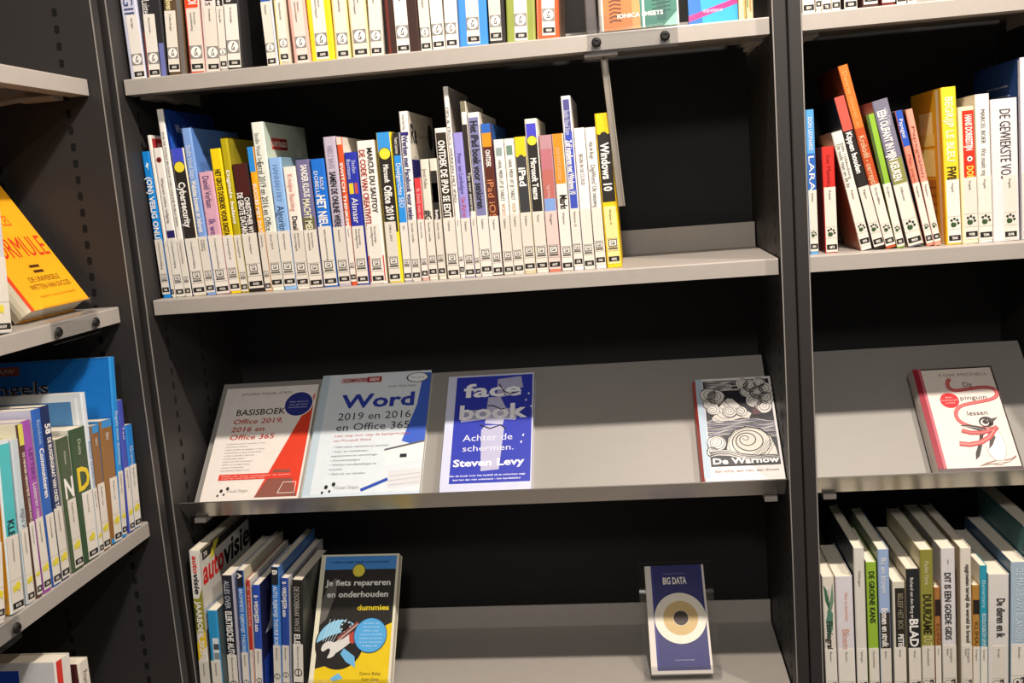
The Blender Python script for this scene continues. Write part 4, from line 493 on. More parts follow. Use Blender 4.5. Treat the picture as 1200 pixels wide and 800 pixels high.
def art_left(mb, kind, T, D, H):
    cv = Cv(mb, (0, D, 0), (0, -1, 0), (0, 0, 1), D, H)
    if kind == 'engels':
        cv.rect(.0, .0, .98, .985, '1a72c4', 1); cv.rect(.0, .925, .3, .975, '9a4a3a', 2); wh(cv, 'NIEUW', .06, .94, .26, .962, 'd0b8a8', 1, 4)
        for k, (c, lv) in enumerate((('d6d2c4', 4), ('2a2a38', 5))): cv.text('Engels', .0 + .004 * k, .815 + .002 * k, .52 + .004 * k, .885 + .002 * k, c, 1 - k, lv)
    elif kind == 'slatepanel':
        cv.rect(.02, .5, .91, .95, '4f7fae', 1); wh(cv, 'de complete grammatica van nu', .42, .78, .78, .8, '33587e', 0, 4); wh(cv, 'voor school en werk', .42, .72, .74, .74, '33587e', 0, 4)
        cv.rect(.94, .02, .965, .97, 'e9ecee', 1)
    elif kind == 'bluebar': cv.rect(.0, .84, .72, .93, '4560b0', 1)
    elif kind == 'yellowpatch': cv.rect(.55, .84, .86, .93, 'd2c03a', 1)
    elif kind == 'bluepanel': cv.rect(.0, .05, .74, .958, '1f45ae', 1)
    elif kind == 'navylines':
        cv.rect(.0, .0, .93, .985, '1d3768', 1)
        for i, (a, b) in enumerate(((.3, .76), (.3, .82), (.38, .7), (.3, .72))): wh(cv, 'lezen over de natuur en haar dieren'[:34 - 5 * i], a, .86 - .055 * i, b, .872 - .055 * i, 'c9d2e6', 0, 4)
        cv.rect(.955, .0, .99, .99, 'b9b4b4', 1)
    elif kind == 'yellowback':
        cv.rect(.83, .0, .9, .99, 'd9cda8', 1); cv.rect(.28, .44, .74, .62, 'efe08a', 2); cv.rect(.3, .64, .74, .72, 'e9d878', 2); cv.rect(.26, .72, .7, .86, 'f0e29a', 2); cv.rect(.3, .05, .74, .42, 'b0742a', 2)
        for i in range(6): cv.rect(.3, .09 + .055 * i, .74, .1 + .055 * i, '8a5520', 3)
    elif kind == 'teal':
        cv.rect(.0, .0, .985, .985, '41676a', 1); cv.circ(.78, .72, .016, '6f9490', 2, 20); cv.circ(.78, .72, .013, '41676a', 3, 20)
        for i in range(3): wh(cv, 'dieren van het eiland', .3, .8 - .05 * i, .66, .815 - .05 * i, '5f8a88', 0, 3)
        for a in range(9):
            t = 2 * math.pi * a / 9; cv.poly([(.93, .86), (.93 + .05 * math.cos(t), .86 + .05 * math.sin(t)), (.93 + .05 * math.cos(t + .35), .86 + .05 * math.sin(t + .35))], '1c2a28', 4)
def make_book(row, idx):
    bay, z, y0, u, T, lean, H, D, group, label, st = row
    base = st['base']; sl = st.get('sideL', base); sr = st.get('sideR', base)
    piv = u
    if bay == 'left':
        loc = (LB_ORG[0] - y0, LB_ORG[1] + u, z + .0003); rz = LB_ROT
    else: loc = (u, y0, z + .0003); rz = 0
    # a leaning book stands on the lower corner of its foot
    if lean > 0:
        off = T * (1 - math.cos(lean)); dz = T * math.sin(lean)
    else: off = 0; dz = 0
    root = empty('book', (loc[0], loc[1], loc[2] + dz), (0, lean, rz))
    tag(root, label, 'book', group)
    mb = cover_mesh(T, D, H, base, sl, sr)
    f = Cv(mb, (0, 0, 0), (1, 0, 0), (0, 0, 1), T, H)           # spine, upright
    for bd in st.get('bands', ()):
        c, a, b = bd[:3]; x0, x1 = (bd[3], bd[4]) if len(bd) > 3 else (.07, .93)
        e = .0029 / T; x0c, x1c = max(x0, 0), min(x1, 1)
        f.rect(max(x0c, .05), 1 - b, min(x1c, .95), 1 - a, c, 1)
        if len(bd) == 3 and T < .02: pass
    if 'emb' in st:
        r = T * .42; f.circ(.5, 1 - st['emb'], r, '2a2420', 2); f.circ(.5, 1 - st['emb'], r * .9, 'ecd93a', 3)
    if 'wavy' in st:
        v = 1 - st['wavy']; n = 16
        top = [(.05 + .9 * i / n, v - .012 * math.sin(3 * math.pi * i / n) - .004) for i in range(n + 1)]
        f.poly(top + [(.95, v + .02), (.05, v + .02)], 'eac81c', 2)
    if 'dot' in st: f.circ(st['dot'][1], 1 - st['dot'][0], T * .17, 'efe9df', 2); f.circ(st['dot'][1], 1 - st['dot'][0], T * .08, '2a4a3a', 3, 8)
    if 'big' in st:
        ch, c, a, b = st['big']; f.text(ch, .1, 1 - b, .96, 1 - a, c, 1, 2)
    if st.get('artS') == 'leaf':
        f.poly([(.3, .72), (.55, .8), (.85, .96), (.9, .82), (.7, .74)], '6f8f78', 2); f.poly([(.5, .74), (.2, .82), (.1, .94), (.35, .9), (.55, .8)], '3f6a50', 2); f.poly([(.45, .76), (.2, .66), (.3, .5), (.75, .6), (.8, .72)], '55806a', 3); f.line([(.5, .76), (.5, .9)], .0006, '2f4a38', 4)
    if st.get('artS') == 'carblock':
        f.rect(.35, .46, .95, .72, 'dfe3e6', 2); f.rect(.42, .6, .95, .66, '4a4f58', 3); f.rect(.42, .5, .95, .57, '8a8f92', 3); wh(f, 'autotest', .5, .4, .9, .42, '2a4a5c')
    if st.get('artS') == 'yearbook':
        f.rect(.05, .70, .95, 1, 'e6e0d6', 1); f.poly([(.05, .70), (.95, .70), (.95, .77), (.6, .70)], '8a8a2a', 2); f.rect(.05, .48, .95, .70, '9a9430', 1); f.poly([(.05, .42), (.95, .5), (.95, .4), (.05, .3)], 'e8c41c', 2); f.poly([(.05, .64), (.5, .64), (.3, .5), (.05, .5)], '5f6420', 2)
    sv = Cv(mb, (0, 0, H), (0, 0, -1), (1, 0, 0), H, T)         # spine, lettering that runs downwards
    for (s, c, a, b, cx, hh, bold) in st.get('txt', ()): 
        q0, q1 = cx - hh / 2, cx + hh / 2
        if any(ch in 'gjpqy,' for ch in s): q0 = max(q0, .3 * hh + .05); q1 = min(max(q1, q0 + hh * .8), .95)
        sv.text(s, a, q0, b, q1, c, bold, 4)
    if st.get('artS') == 'yearbook':
        sv.text('auto', .03, .28, .14, .76, 'd8302a', 1, 5, .14); sv.text('visie', .14, .28, .27, .76, '1d1a19', 1, 5, .14)
    if 'artR' in st: art_right(mb, st['artR'], T, D, H)
    if 'artL' in st: art_left(mb, st['artL'], T, D, H)
    if st.get('art') == 'leap': f.poly([(.3, .9), (.55, .93), (.75, .91), (.6, .9), (.62, .87), (.5, .89)], 'd8ecf8', 2)
    if st.get('art') == 'heart': f.circ(.5, .92, T * .3, '8a2a26', 2, 8); f.circ(.5, .92, T * .12, '2a1a18', 3, 8)
    mb.build('cover', root)
    pb = MB(); hb = .0022 if idx % 3 else .0012
    pb.box((.0013, .0022, .0008), (T - .0013, D - .0025, H - hb), PAGES); pb.build('page_block', root)
    if st.get('nolabel'): return root
    kind, lt = st['lab']; lt = st.get('lt', lt); lt += random.Random(idx).uniform(-.002, .002)
    lx = st.get('labx', (.03, .97))
    spine_label(root, T, lt, lx[0], lx[1], st.get('labcol', random.Random(idx + 99).choice(['e2dacd', 'ddd5c8', 'e6dfd4'])), kind, st.get('cat', ()), idx)
    return root
for i, row in enumerate(BOOKS): make_book(row, i)
# ------------------------------------------------------------------ books that show their front cover
def front_book(loc, rz, lean, w, h, T, label, group, base, spine, draw, hinge=None, v0=0., pages='e4dccb', cat='book', hard=True):
    """origin: front lower left corner of the cover; the top leans back by `lean`"""
    root = empty('book', loc); root.rotation_euler = Euler((-lean, 0, 0)).to_matrix().to_euler()
    root.matrix_world = Matrix.Translation(loc) @ Matrix.Rotation(rz, 4, 'Z') @ Matrix.Rotation(-lean, 4, 'X')
    tag(root, label, cat, group)
    mb = MB(); c = .0016 if hard else .0008; B = mat(base, .3, .4); S = mat(spine, .32, .35); E = mat('d9d3c6')
    mb.box((0, 0, 0), (w, c, h), B); mb.box((0, T - c, 0), (w, T, h), B)
    k = 5; r = T / 2                      # rounded spine on the left
    bul = .0050 if hard else .0008
    out = [(0 - bul * math.sin(math.pi * i / k), T * i / k) for i in range(k + 1)]
    mb.prism(out[::-1] + [(c, 0), (c, T)], 'z', 0, h, S)
    cv = Cv(mb, (0, 0, v0), (1, 0, 0), (0, 0, 1), w, h - v0)
    draw(cv)
    mb.build('cover', root)
    pb = MB(); q = .003 if hard else .0006
    pb.box((c, c, q), (w - q, T - c, h - q), mat(pages, .8, 0, 0, 'pages')); pb.build('page_block', root)
    return root
NV = (-math.sin(TILT), math.cos(TILT))
def ledge_pos(x, t):                      # front corner of a book of thickness t lying in the trough of the display shelf
    s = .0045
    return (x, TA[0] + math.cos(TILT) * s + NV[0] * (t + .0006), TA[1] + math.sin(TILT) * s + NV[1] * (t + .0006))
LEANB = math.pi / 2 - TILT
def foot(cv, u, v, s, c='2a2420'):
    for dx, dy, r in ((0, 0, .3), (.9, .35, .3), (-.4, -.75, .2), (.5, -.6, .2)): cv.circ(u + dx * s / cv.w, v + dy * s / cv.h, r * s, c, 4, 10, .8)
def d_basis(cv):
    cv.rect(.0, .0, 1, 1, 'e4dbd2', 1)
    cv.poly([(.98, .0), (.98, .93), (.55, .0)], 'd8402a', 2); cv.poly([(.98, .0), (.86, .23), (.7, .23), (.55, .0)], '8a5348', 3)
    wh(cv, 'STUDIO VISUAL STEPS', .18, .925, .72, .945, '4a423e', 0, 4)
    wh(cv, 'BASISBOEK', .16, .735, .69, .79, '2e2926', 2, 4)
    for i, (s, a, b) in enumerate((('Office 2019,', .15, .69), ('2016 en', .15, .51), ('Office 365', .15, .63))): cv.text(s, a, .655 - .072 * i, b, .7 - .072 * i, 'b8362c', 2, 4, .1)
    cv.circ(.82, .82, .028, 'e9e4e0', 3); cv.circ(.82, .82, .026, '27307a', 4)
    for i in range(3): wh(cv, ('Met diverse', 'tips en foto', 'hoofdstukken')[i], .72, .835 - .026 * i, .92, .847 - .026 * i, 'c9cde6', 0, 6)
    tx = ['Teksten bewerken en opmaken in Word', 'documenten afdrukken', 'rekenmodellen en grafieken in Excel', 'presentaties en dia in PowerPoint', 'e mail en agenda in Outlook', 'aantekeningen maken', 'verder met veel voorbeelden', 'oefenen op uw eigen tempo', 'werken met bestanden', 'met heldere uitleg en foto']
    for i, s in enumerate(tx): wh(cv, s, .14, .47 - .0262 * i, .14 + .0118 * len(s), .479 - .0262 * i, '5a524c', 0, 4)
    cv.rect(.14, .155, .92, .205, 'd8402f', 5); wh(cv, 'Maak uw werk makkelijker en sneller', .17, .182, .88, .192, 'f3d2c8', 0, 6); wh(cv, 'met de vele handige tips', .17, .165, .62, .174, 'f3d2c8', 0, 6)
    foot(cv, .2, .065, .012); cv.text('Visual Steps', .25, .05, .47, .075, '8a7f78', 0, 4, .2)
    for a, b, c in (((.78, .03), (.82, .12), (.95, .12)), ((.78, .03), (.95, .03), (.95, .12))): cv.line([a, b, c], .0012, 'e6d8d0', 5)
def d_word(cv):
    cv.rect(0, 0, 1, 1, 'd4dbe0', 1); cv.poly([(.8, .40), (1, .34), (1, .98), (.93, .98), (.9, .7)], '3f5fc0', 2); cv.rect(0, .0, .07, 1, 'b9c8d2', 2)
    wh(cv, 'COMPUTER', .2, .93, .43, .955, '8a241f', 1, 4); cv.rect(.18, .92, .44, .965, 'c9a8a8', 2); cv.rect(.42, .918, .55, .967, 'a02a2a', 3); wh(cv, 'GIDS', .44, .93, .53, .955, 'f0e6e0', 1, 4)
    cv.circ(.88, .94, .011, '4a4a55', 3, 24, 1.9); cv.circ(.88, .94, .0095, 'e6e8ea', 4, 24, 1.9); wh(cv, 'Full colour', .82, .933, .94, .947, '3a3a44', 0, 5)
    wh(cv, 'Studio Visual Steps', .62, .865, .87, .88, '3a3a3c', 0, 4)
    wh(cv, 'Word', .22, .70, .88, .815, '2b3c9c', 1, 4); wh(cv, '2019 en 2016', .2, .595, .86, .655, '35343a', 0, 4); wh(cv, 'en Office 365', .2, .505, .86, .565, '35343a', 0, 4)
    wh(cv, 'Leer stap voor stap de basisprincipes', .2, .455, .86, .475, 'b23a34', 0, 4); wh(cv, 'van Microsoft Word', .2, .415, .53, .435, 'b23a34', 0, 4)
    for i, s in enumerate(('• Tekst typen, bewerken en opmaken', '• Kop- en voetteksten,', 'paginanummers en opsommingen', '• Documentweergave', '• Werken met afbeeldingen en', 'SmartArt', '• Gebruik van tabellen')): wh(cv, s, .2, .365 - .036 * i, .2 + .0145 * len(s), .379 - .036 * i, '4a4a4c', 0, 4)
    foot(cv, .2, .055, .014); cv.text('Visual Steps', .26, .035, .48, .062, '8a8a88', 0, 4, .2)
    cv.poly([(.66, .34), (1, .40), (1, .24), (.7, .2)], 'e4e2e0', 3); cv.poly([(.66, .34), (1, .40), (1, .385), (.66, .325)], '5a5a60', 4); cv.rect(.8, .265, .86, .295, '2a2a34', 4)
    cv.poly([(.72, .03), (1, .05), (1, .18), (.72, .16)], 'd2d2d4', 3)
    for i in range(3): cv.line([(.73, .05 + .035 * i), (.99, .07 + .035 * i)], .0008, '9a9a9c', 4)
    cv.line([(.5, .02), (.72, .1)], .006, '2a4aa8', 5)
def d_face(cv):
    cv.rect(.0, .0, 1, 1, 'c9cce2', 1); cv.rect(.1, .02, .985, .985, '2f3aa8', 2)
    f_pts = [(.58, .95), (.85, .97), (.88, .86), (.7, .84), (.72, .79), (.58, .77)]
    cv.poly(f_pts, 'aaa9c6', 3); cv.poly([(.18, .56), (.5, .58), (.8, .56), (.86, .66), (.62, .68), (.2, .66)], 'a4a3c2', 3)
    cv.poly([(.44, .12), (.64, .13), (.68, .5), (.6, .52), (.46, .52), (.42, .48)], 'b3b1cc', 3); cv.poly([(.46, .54), (.66, .52), (.7, .66), (.62, .78), (.48, .78)], 'b8b6d0', 4)
    wh(cv, 'face', .2, .79, .86, .915, 'f0eef4', 1, 6); wh(cv, 'book', .15, .585, .9, .715, 'f0eef4', 1, 6)
    for L in (((.6, .9), (.66, .83), (.74, .8), (.82, .82)), ((.48, .7), (.54, .7), (.64, .66), (.68, .67)), ((.4, .53), (.52, .49), (.64, .52), (.7, .48))): cv.line(L, .0022, '23243f', 8)
    wh(cv, 'Achter de', .22, .385, .78, .44, 'dcdcee', 0, 6); wh(cv, 'schermen.', .22, .295, .8, .345, 'dcdcee', 0, 6); wh(cv, 'Steven Levy', .13, .165, .91, .225, 'f0eef4', 1, 6)
    for u, v in ((.88, .42), (.86, .36), (.93, .8), (.9, .74), (.96, .68)): cv.poly([(u, v), (u + .025, v + .012), (u + .02, v - .015)], 'd9d9ea', 5)
    wh(cv, 'Als dit boek over het bedrijf uit je schermen zegt', .1, .078, .93, .092, 'd6d8f0', 1, 5); wh(cv, 'laat het dan niet onbekend - het handelsblad', .14, .045, .88, .059, 'd6d8f0', 1, 5)
def spiral(cv, cu, cvv, r, turns, t, c, lv=5, ph=0., sq=1.):
    n = int(turns * 18); pts = []
    for i in range(n + 1):
        a = ph + 2 * math.pi * turns * i / n; rr = r * i / n
        pts.append((cu + rr * math.cos(a) / cv.w, cvv + sq * rr * math.sin(a) / cv.h))
    cv.line(pts, t, c, lv)
def puff(cv, u, v, r, ph, sq=1., turns=3.2, fill='d6d1ca', ink='27252b', lv=5):
    cv.circ(u, v, r * 1.12, ink, lv, 22, 1 / sq if sq > 1 else 1.); cv.circ(u, v, r * 1.04, fill, lv + 1, 22)
    n = int(turns * 16); pts = []; th = []
    for i in range(n + 1):
        q = i / n; a = ph + 2 * math.pi * turns * q; rr = r * q ** .9
        pts.append((u + (rr * math.cos(a) + r * .22 * (1 - q) * math.cos(ph + 1)) / cv.w, v + (rr * math.sin(a) + r * .22 * (1 - q) * math.sin(ph + 1)) / cv.h)); th.append(.0004 + .0009 * q)
    cv.line(pts, th, ink, lv + 2)
def d_warnow(cv):
    cv.rect(0, 0, 1, 1, 'd9d5d2', 1); cv.rect(0, 0, .09, 1, 'a9b9c6', 2); cv.rect(.1, .11, .97, .975, '26242b', 2)
    rnd = random.Random(3)
    for k in range(9):                       # streaks of cloud along the top
        v = .965 - .012 * k; cv.line([(.12 + .09 * i, v + .006 * math.sin(i * 1.7 + k)) for i in range(5 if k > 2 else 10)], [.0004, .0012, .0008, .0014, .0006] + ([.001, .0006, .0012, .0006, .0004] if k <= 2 else []), 'c9c4be', 3)
    for u, v, r, ph, tn in ((.16, .83, .013, 0, 2.4), (.25, .80, .014, 1.2, 2.8), (.17, .735, .012, 2.2, 2.4), (.62, .93, .010, .3, 2.2), (.72, .90, .012, 1.4, 2.6), (.84, .93, .010, .8, 2.2), (.91, .87, .011, 2.8, 2.4), (.80, .83, .013, 0., 2.8), (.66, .84, .010, 2.0, 2.4), (.90, .77, .012, 1., 2.6), (.75, .75, .013, 3., 2.8), (.86, .68, .012, .4, 2.6)):
        puff(cv, u, v, r, ph, turns=tn)
    hill = [(.16, .58), (.24, .66), (.32, .74), (.4, .79), (.47, .78), (.55, .71), (.64, .65), (.7, .62), (.66, .57), (.4, .55), (.2, .53)]
    cv.poly(hill, '26242b', 7); cv.poly([(u * .96 + .018, v * .97 + .016) for u, v in hill], 'd4cec5', 8)
    for k in range(6): cv.line([(.36 - .03 * k, .76 - .035 * k), (.4 - .025 * k, .72 - .035 * k), (.44 - .01 * k, .68 - .026 * k)], .0009, '3a373d', 9)
    puff(cv, .41, .64, .011, .8, turns=2.8, lv=9); puff(cv, .56, .64, .009, 2.4, turns=2.4, lv=9); puff(cv, .2, .67, .010, 2.6, turns=2.4, lv=9)
    cv.poly([(.7, .6), (.705, .66), (.735, .66), (.74, .7), (.755, .7), (.76, .65), (.79, .65), (.8, .6)], '5a3a3c', 9)
    cv.poly([(.1, .56), (.3, .53), (.55, .575), (.8, .56), (.97, .585), (.97, .2), (.1, .2)], '312f38', 10)
    for k in range(13):                      # engraved sea
        v = .55 - .013 * k; cv.line([(.1 + .0725 * i, v + .012 * math.sin(i * .95 + k * .45) + .01 * math.sin(i * .4)) for i in range(13)], [.0003 + .0012 * abs(math.sin(i * .8 + k)) for i in range(13)], ('cdc9c6', '8d86a0', 'b9b4b0')[k % 3], 11)
    wave = [(.36, .16), (.3, .26), (.34, .38), (.44, .46), (.6, .49), (.78, .46), (.9, .38), (.95, .27), (.97, .16)]
    cv.poly(wave, '26242b', 12); cv.poly([(u * .95 + .033, v * .95 + .012) for u, v in wave], 'd8d2c6', 13)
    n = 96; pts = []; th = []
    for i in range(n + 1):
        q = i / n; a = 2.4 + 2 * math.pi * 4.3 * q; rr = .036 * q
        pts.append((.55 + .09 * q + rr * 1.05 * math.cos(a) / cv.w, .37 - .06 * q + rr * .92 * math.sin(a) / cv.h)); th.append(.0007 + .0011 * math.sin(3.1 * q))
    pts = [(min(max(u, .32), .965), min(max(v, .17), .48)) for u, v in pts]
    cv.line(pts, th, '2a282e', 14)
    for k in range(5): cv.line([(.62 + .05 * k, .2), (.74 + .045 * k, .25 + .012 * k), (.84 + .028 * k, .34)], .0008, '5c5862', 14)
    puff(cv, .2, .33, .014, 1., turns=3.2, lv=14); puff(cv, .14, .25, .009, 2., turns=2.2, lv=14)
    cv.poly([(.1, .11), (.97, .11), (.97, .2), (.7, .2), (.5, .22), (.3, .27), (.1, .25)], '2b2930', 17)
    for k in range(3): cv.line([(.1, .24 - .02 * k), (.2, .255 - .02 * k), (.34, .25 - .021 * k), (.5, .205 - .016 * k), (.72, .185 - .012 * k), (.97, .19 - .013 * k)], [.0006, .0016, .002, .0015, .001, .0006], 'd2cdc7', 18)
    wh(cv, 'Hans', .41, .9, .53, .922, 'e6e2de', 2, 19); wh(cv, 'Stokstad', .37, .86, .57, .882, 'e6e2de', 2, 19)
    wh(cv, 'De Warnow', .12, .125, .95, .18, 'f4f1ea', 1, 20); wh(cv, 'Een schip, een man, een droom', .14, .05, .94, .075, '8a5a4a', 2, 4)
def d_penguin(cv):
    cv.rect(.0, .0, 1, 1, '3a2c2c', 1); cv.rect(.02, .0, .98, .985, 'ded0c6', 2); cv.rect(0, 0, .105, 1, '8f2030', 3); cv.rect(.07, 0, .105, 1, 'b8606a', 4)
    wh(cv, 'TOM MICHELL', .3, .905, .92, .935, '8a7a72', 0, 6)
    rib = [(.44, .88), (.4, .86), (.38, .8), (.44, .755), (.6, .765), (.8, .785), (.95, .765), (.97, .7), (.9, .655), (.7, .63), (.5, .61), (.4, .56), (.38, .48), (.44, .42), (.6, .37), (.78, .37)]
    # smooth the ribbon
    P = rib
    for _ in range(3):
        q = [P[0]]
        for i in range(len(P) - 1):
            a, b = P[i], P[i + 1]; q += [(a[0] * .75 + b[0] * .25, a[1] * .75 + b[1] * .25), (a[0] * .25 + b[0] * .75, a[1] * .25 + b[1] * .75)]
        P = q + [P[-1]]
    cv.line(P, .0062, 'b8454a', 5); cv.line(P, .003, 'c86a66', 6)
    wh(cv, 'De', .57, .79, .69, .84, '4a4240', 0, 8); wh(cv, 'pinguin', .49, .66, .83, .7, '4a4240', 0, 8); wh(cv, 'lessen', .52, .5, .78, .545, '4a4240', 0, 8)
    cv.circ(.36, .66, .0145, 'd8262a', 7)
    for i in range(3): wh(cv, ('Een', 'hartverwarmend', 'verhaal')[i], (.32, .26, .3)[i], .685 - .028 * i, (.4, .46, .42)[i], .697 - .028 * i, 'f3c9c4', 0, 8)
    full = cv; cv = Cv(full.mb, full.p(0, -.045 * full.h, 0), full.U, full.V, full.w, full.h)
    # the drawn penguin
    ink = '38322f'
    body = [(.71, .41), (.66, .34), (.64, .25), (.65, .16), (.7, .105), (.78, .1), (.84, .15), (.87, .24), (.86, .32), (.82, .4), (.77, .43)]
    cv.poly(body, 'ece2d8', 6); cv.line(body[2:] , .0007, '8a7f78', 7)
    cv.poly([(.7, .40), (.64, .34), (.6, .26), (.53, .15), (.47, .115), (.49, .18), (.56, .27), (.61, .37), (.68, .43)], ink, 7)      # back and tail
    cv.poly([(.7, .41), (.6, .44), (.48, .455), (.4, .45), (.5, .425), (.6, .395), (.68, .37)], ink, 8); cv.line([(.44, .44), (.56, .425), (.68, .395)], .0007, 'cfc6bd', 9)   # flipper held out
    cv.poly([(.76, .37), (.7, .3), (.66, .21), (.72, .25), (.78, .32)], '4a4340', 8)                                                  # near flipper
    cv.circ(.725, .475, .0098, ink, 8, 20, 1.12); cv.poly([(.66, .44), (.8, .44), (.8, .48), (.66, .48)], ink, 8)
    cv.circ(.705, .468, .0062, 'e6dad0', 9, 16); cv.circ(.715, .474, .0046, ink, 10, 14); cv.poly([(.77, .50), (.88, .515), (.8, .47), (.77, .465)], '4a4240', 9); cv.circ(.742, .487, .0009, 'e6dad0', 11, 8)
    cv.line([(.4, .40), (.5, .375), (.62, .37), (.74, .385), (.84, .42)], .0072, 'b8454a', 11); cv.line([(.4, .40), (.5, .375), (.62, .37), (.74, .385), (.84, .42)], .0026, 'cf6e68', 12)
    cv.line([(.33, .275), (.45, .262), (.58, .275), (.7, .32), (.8, .4)], .0082, 'c04a4c', 11); cv.line([(.33, .275), (.45, .262), (.58, .275), (.7, .32), (.8, .4)], .003, 'd4807a', 12)
    cv.line([(.7, .1), (.6, .085), (.52, .06)], .0016, '9a6a5c', 8); cv.line([(.8, .1), (.9, .115), (.95, .14)], .0016, '9a6a5c', 8); cv.line([(.5, .06), (.62, .075), (.74, .06), (.86, .09), (.95, .13)], .0009, '8a6a60', 9)
    for i in range(5): cv.line([(.5 + .05 * i, .06 + .004 * i), (.62 + .05 * i, .07 + .004 * i)], .0007, 'b9a49a', 7)
GL = 'books lying face out on the tilted display shelves'
LED = [(.0197, .1761, .2548, .012, 'white BASISBOEK cover with a red wedge and round blue spot', 'e4dbd2', 'e4dbd2', d_basis, False),
       (.2018 , .2045, .2724, .013, 'large pale blue cover with a big blue title, second from left on the display shelf', 'c9d6de', 'b9c8d2', d_word, False),
       (.442, .1541, .2476, .022, 'royal blue cover with cracked white lettering and a broken letter f', 'c9cce2', 'b9bcd8', d_face, False),
       (.8750, .1254, .2067, .030, 'black and white cover of swirling waves with a red spine', 'd9d5d2', 'b8382c', d_warnow, True),
       (1.2316, .1247, .2035, .03, 'cream cover with a penguin in a red scarf on the right display shelf', '4a3a3a', '9a8f86', d_penguin, True)]
for x, w, h, t, lab, base, sp, dr, hard in LED:
    front_book(ledge_pos(x, t), 0, LEANB, w, h - .004, t, lab, GL, base, sp, dr, hard=hard, v0=.018 if t < .024 else .009)
# ---- bicycle repair book and big data book standing on clear stands on the bottom shelf
def d_bike(cv):
    cv.rect(0, 0, 1, 1, 'e6dfc4', 1); cv.rect(.06, .0, .97, .985, '2a2623', 2); cv.rect(.06, .88, .97, .985, '4a8fd6', 3); wh(cv, 'HOEKEN DUMMIES MAKEN ALLES MAKKELIJKER', .14, .93, .88, .945, '22447a', 1, 5)
    cv.poly([(.06, .0), (.97, .0), (.97, .47), (.8, .42), (.5, .2), (.06, .13)], 'e8c61c', 3); cv.poly([(.06, .45), (.14, .5), (.24, .7), (.22, .82), (.12, .76), (.06, .62)], '6a6660', 3)
    cv.circ(.5, .87, .0125, '2a2420', 4); cv.circ(.5, .87, .0112, 'ecd94a', 5)
    wh(cv, 'Je fiets repareren', .1, .755, .92, .8, 'f4f1ea', 1, 6); wh(cv, 'en onderhouden', .12, .665, .9, .71, 'f4f1ea', 1, 6); wh(cv, 'dümmies'.replace('ü', 'u'), .52, .565, .92, .605, 'ecd22a', 1, 6)
    n = 34
    def disc(cu, cvv, r, c, lv): cv.circ(cu, cvv, r, c, lv, n)
    disc(.335, .315, .0445, '1f1c1a', 4); disc(.335, .315, .0425, '262220', 5)
    cv.poly([(.335 + .285 * math.cos(a), .315 + .178 * math.sin(a)) for a in [math.radians(50 + 8 * i) for i in range(17)]] + [(.2, .37), (.36, .4)], '8cc6e4', 6); cv.poly([(.4, .28), (.54, .22), (.56, .14), (.44, .18), (.36, .24)], '6fb4e0', 6); cv.poly([(.26, .06), (.36, .1), (.42, .06), (.3, .04)], '6fb4e0', 6)
    cv.circ(.4, .44, .011, '1f1c1a', 7, 11)
    for a in range(7): cv.circ(.4 + .055 * math.cos(a * .9), .44 + .04 * math.sin(a * .9), .0016, 'cfe2ee', 8, 8)
    for a in range(5): cv.line([(.13 + .03 * a, .33), (.2 + .05 * a, .5)], .0007, 'd8e6ee', 7)
    cv.poly([(.3, .36), (.54, .48), (.57, .46), (.34, .33)], '8a4a40', 8); cv.line([(.3, .33), (.55, .46)], .0016, 'c9c3bc', 9)
    # open-ended spanner held by a hand
    cx_, cy_, R_ = .215, .27, .098
    jaw = [(cx_ + R_ * math.cos(math.radians(d)), cy_ + .636 * R_ * math.sin(math.radians(d))) for d in range(-98, 195, 14)]
    jaw += [(cx_ + q * R_ * math.cos(math.radians(d)), cy_ + .636 * q * R_ * math.sin(math.radians(d))) for d, q in ((198, .78), (188, .42), (170, .3), (110, .18), (20, .16), (-60, .3), (-82, .5), (-96, .8))]
    cv.poly([(.27, .325), (.31, .245), (.40, .285), (.52, .345), (.5, .405), (.38, .35)], 'dcd6d0', 9); cv.poly(jaw, 'dcd6d0', 10); cv.poly([(.45, .385), (.53, .415), (.56, .345), (.5, .31), (.46, .33)], 'b8483c', 11)
    disc(.715, .375, .0305, '1d3c66', 12); disc(.715, .375, .0292, '55a8e0', 13)
    for i in range(7): wh(cv, ('Monteer een', 'nieuwe ketting', 'zadel en stuur', 'repareer een band', 'onderhoud de fiets', 'op een rijtje gezet', 'tips')[i], .62 - .04 * (i in (3, 4, 5)), .46 - .028 * i, .82 + .04 * (i in (3, 4, 5)), .47 - .028 * i, 'cfe4f2', 0, 14)
    wh(cv, 'Dennis Bailey', .62, .085, .88, .107, '4a3c14', 0, 6); wh(cv, 'Keith Gates', .65, .045, .86, .067, '4a3c14', 0, 6)
def d_data(cv):
    cv.rect(0, 0, 1, 1, 'd9cfc6', 1); cv.rect(.1, .03, .965, 1.0, '2a2a66', 2); cv.rect(.1, .03, .14, 1.0, '35367a', 3)
    cv.circ(.54, .5, .0445, 'e6ddcb', 4, 40); cv.circ(.545, .5, .0300, 'c9ab74', 5, 40); cv.circ(.55, .5, .0135, 'e0d2b8', 6, 30); cv.circ(.55, .5, .0128, '3a2a24', 7, 30)
    wh(cv, 'HOE WERKT HET ECHT', .3, .915, .68, .925, '8f8fc0', 0, 6); wh(cv, 'BIG DATA', .29, .82, .69, .885, 'efe6da', 1, 6); wh(cv, 'DOOR TIM HET BUREL', .4, .115, .72, .124, 'b9b9da', 0, 6)
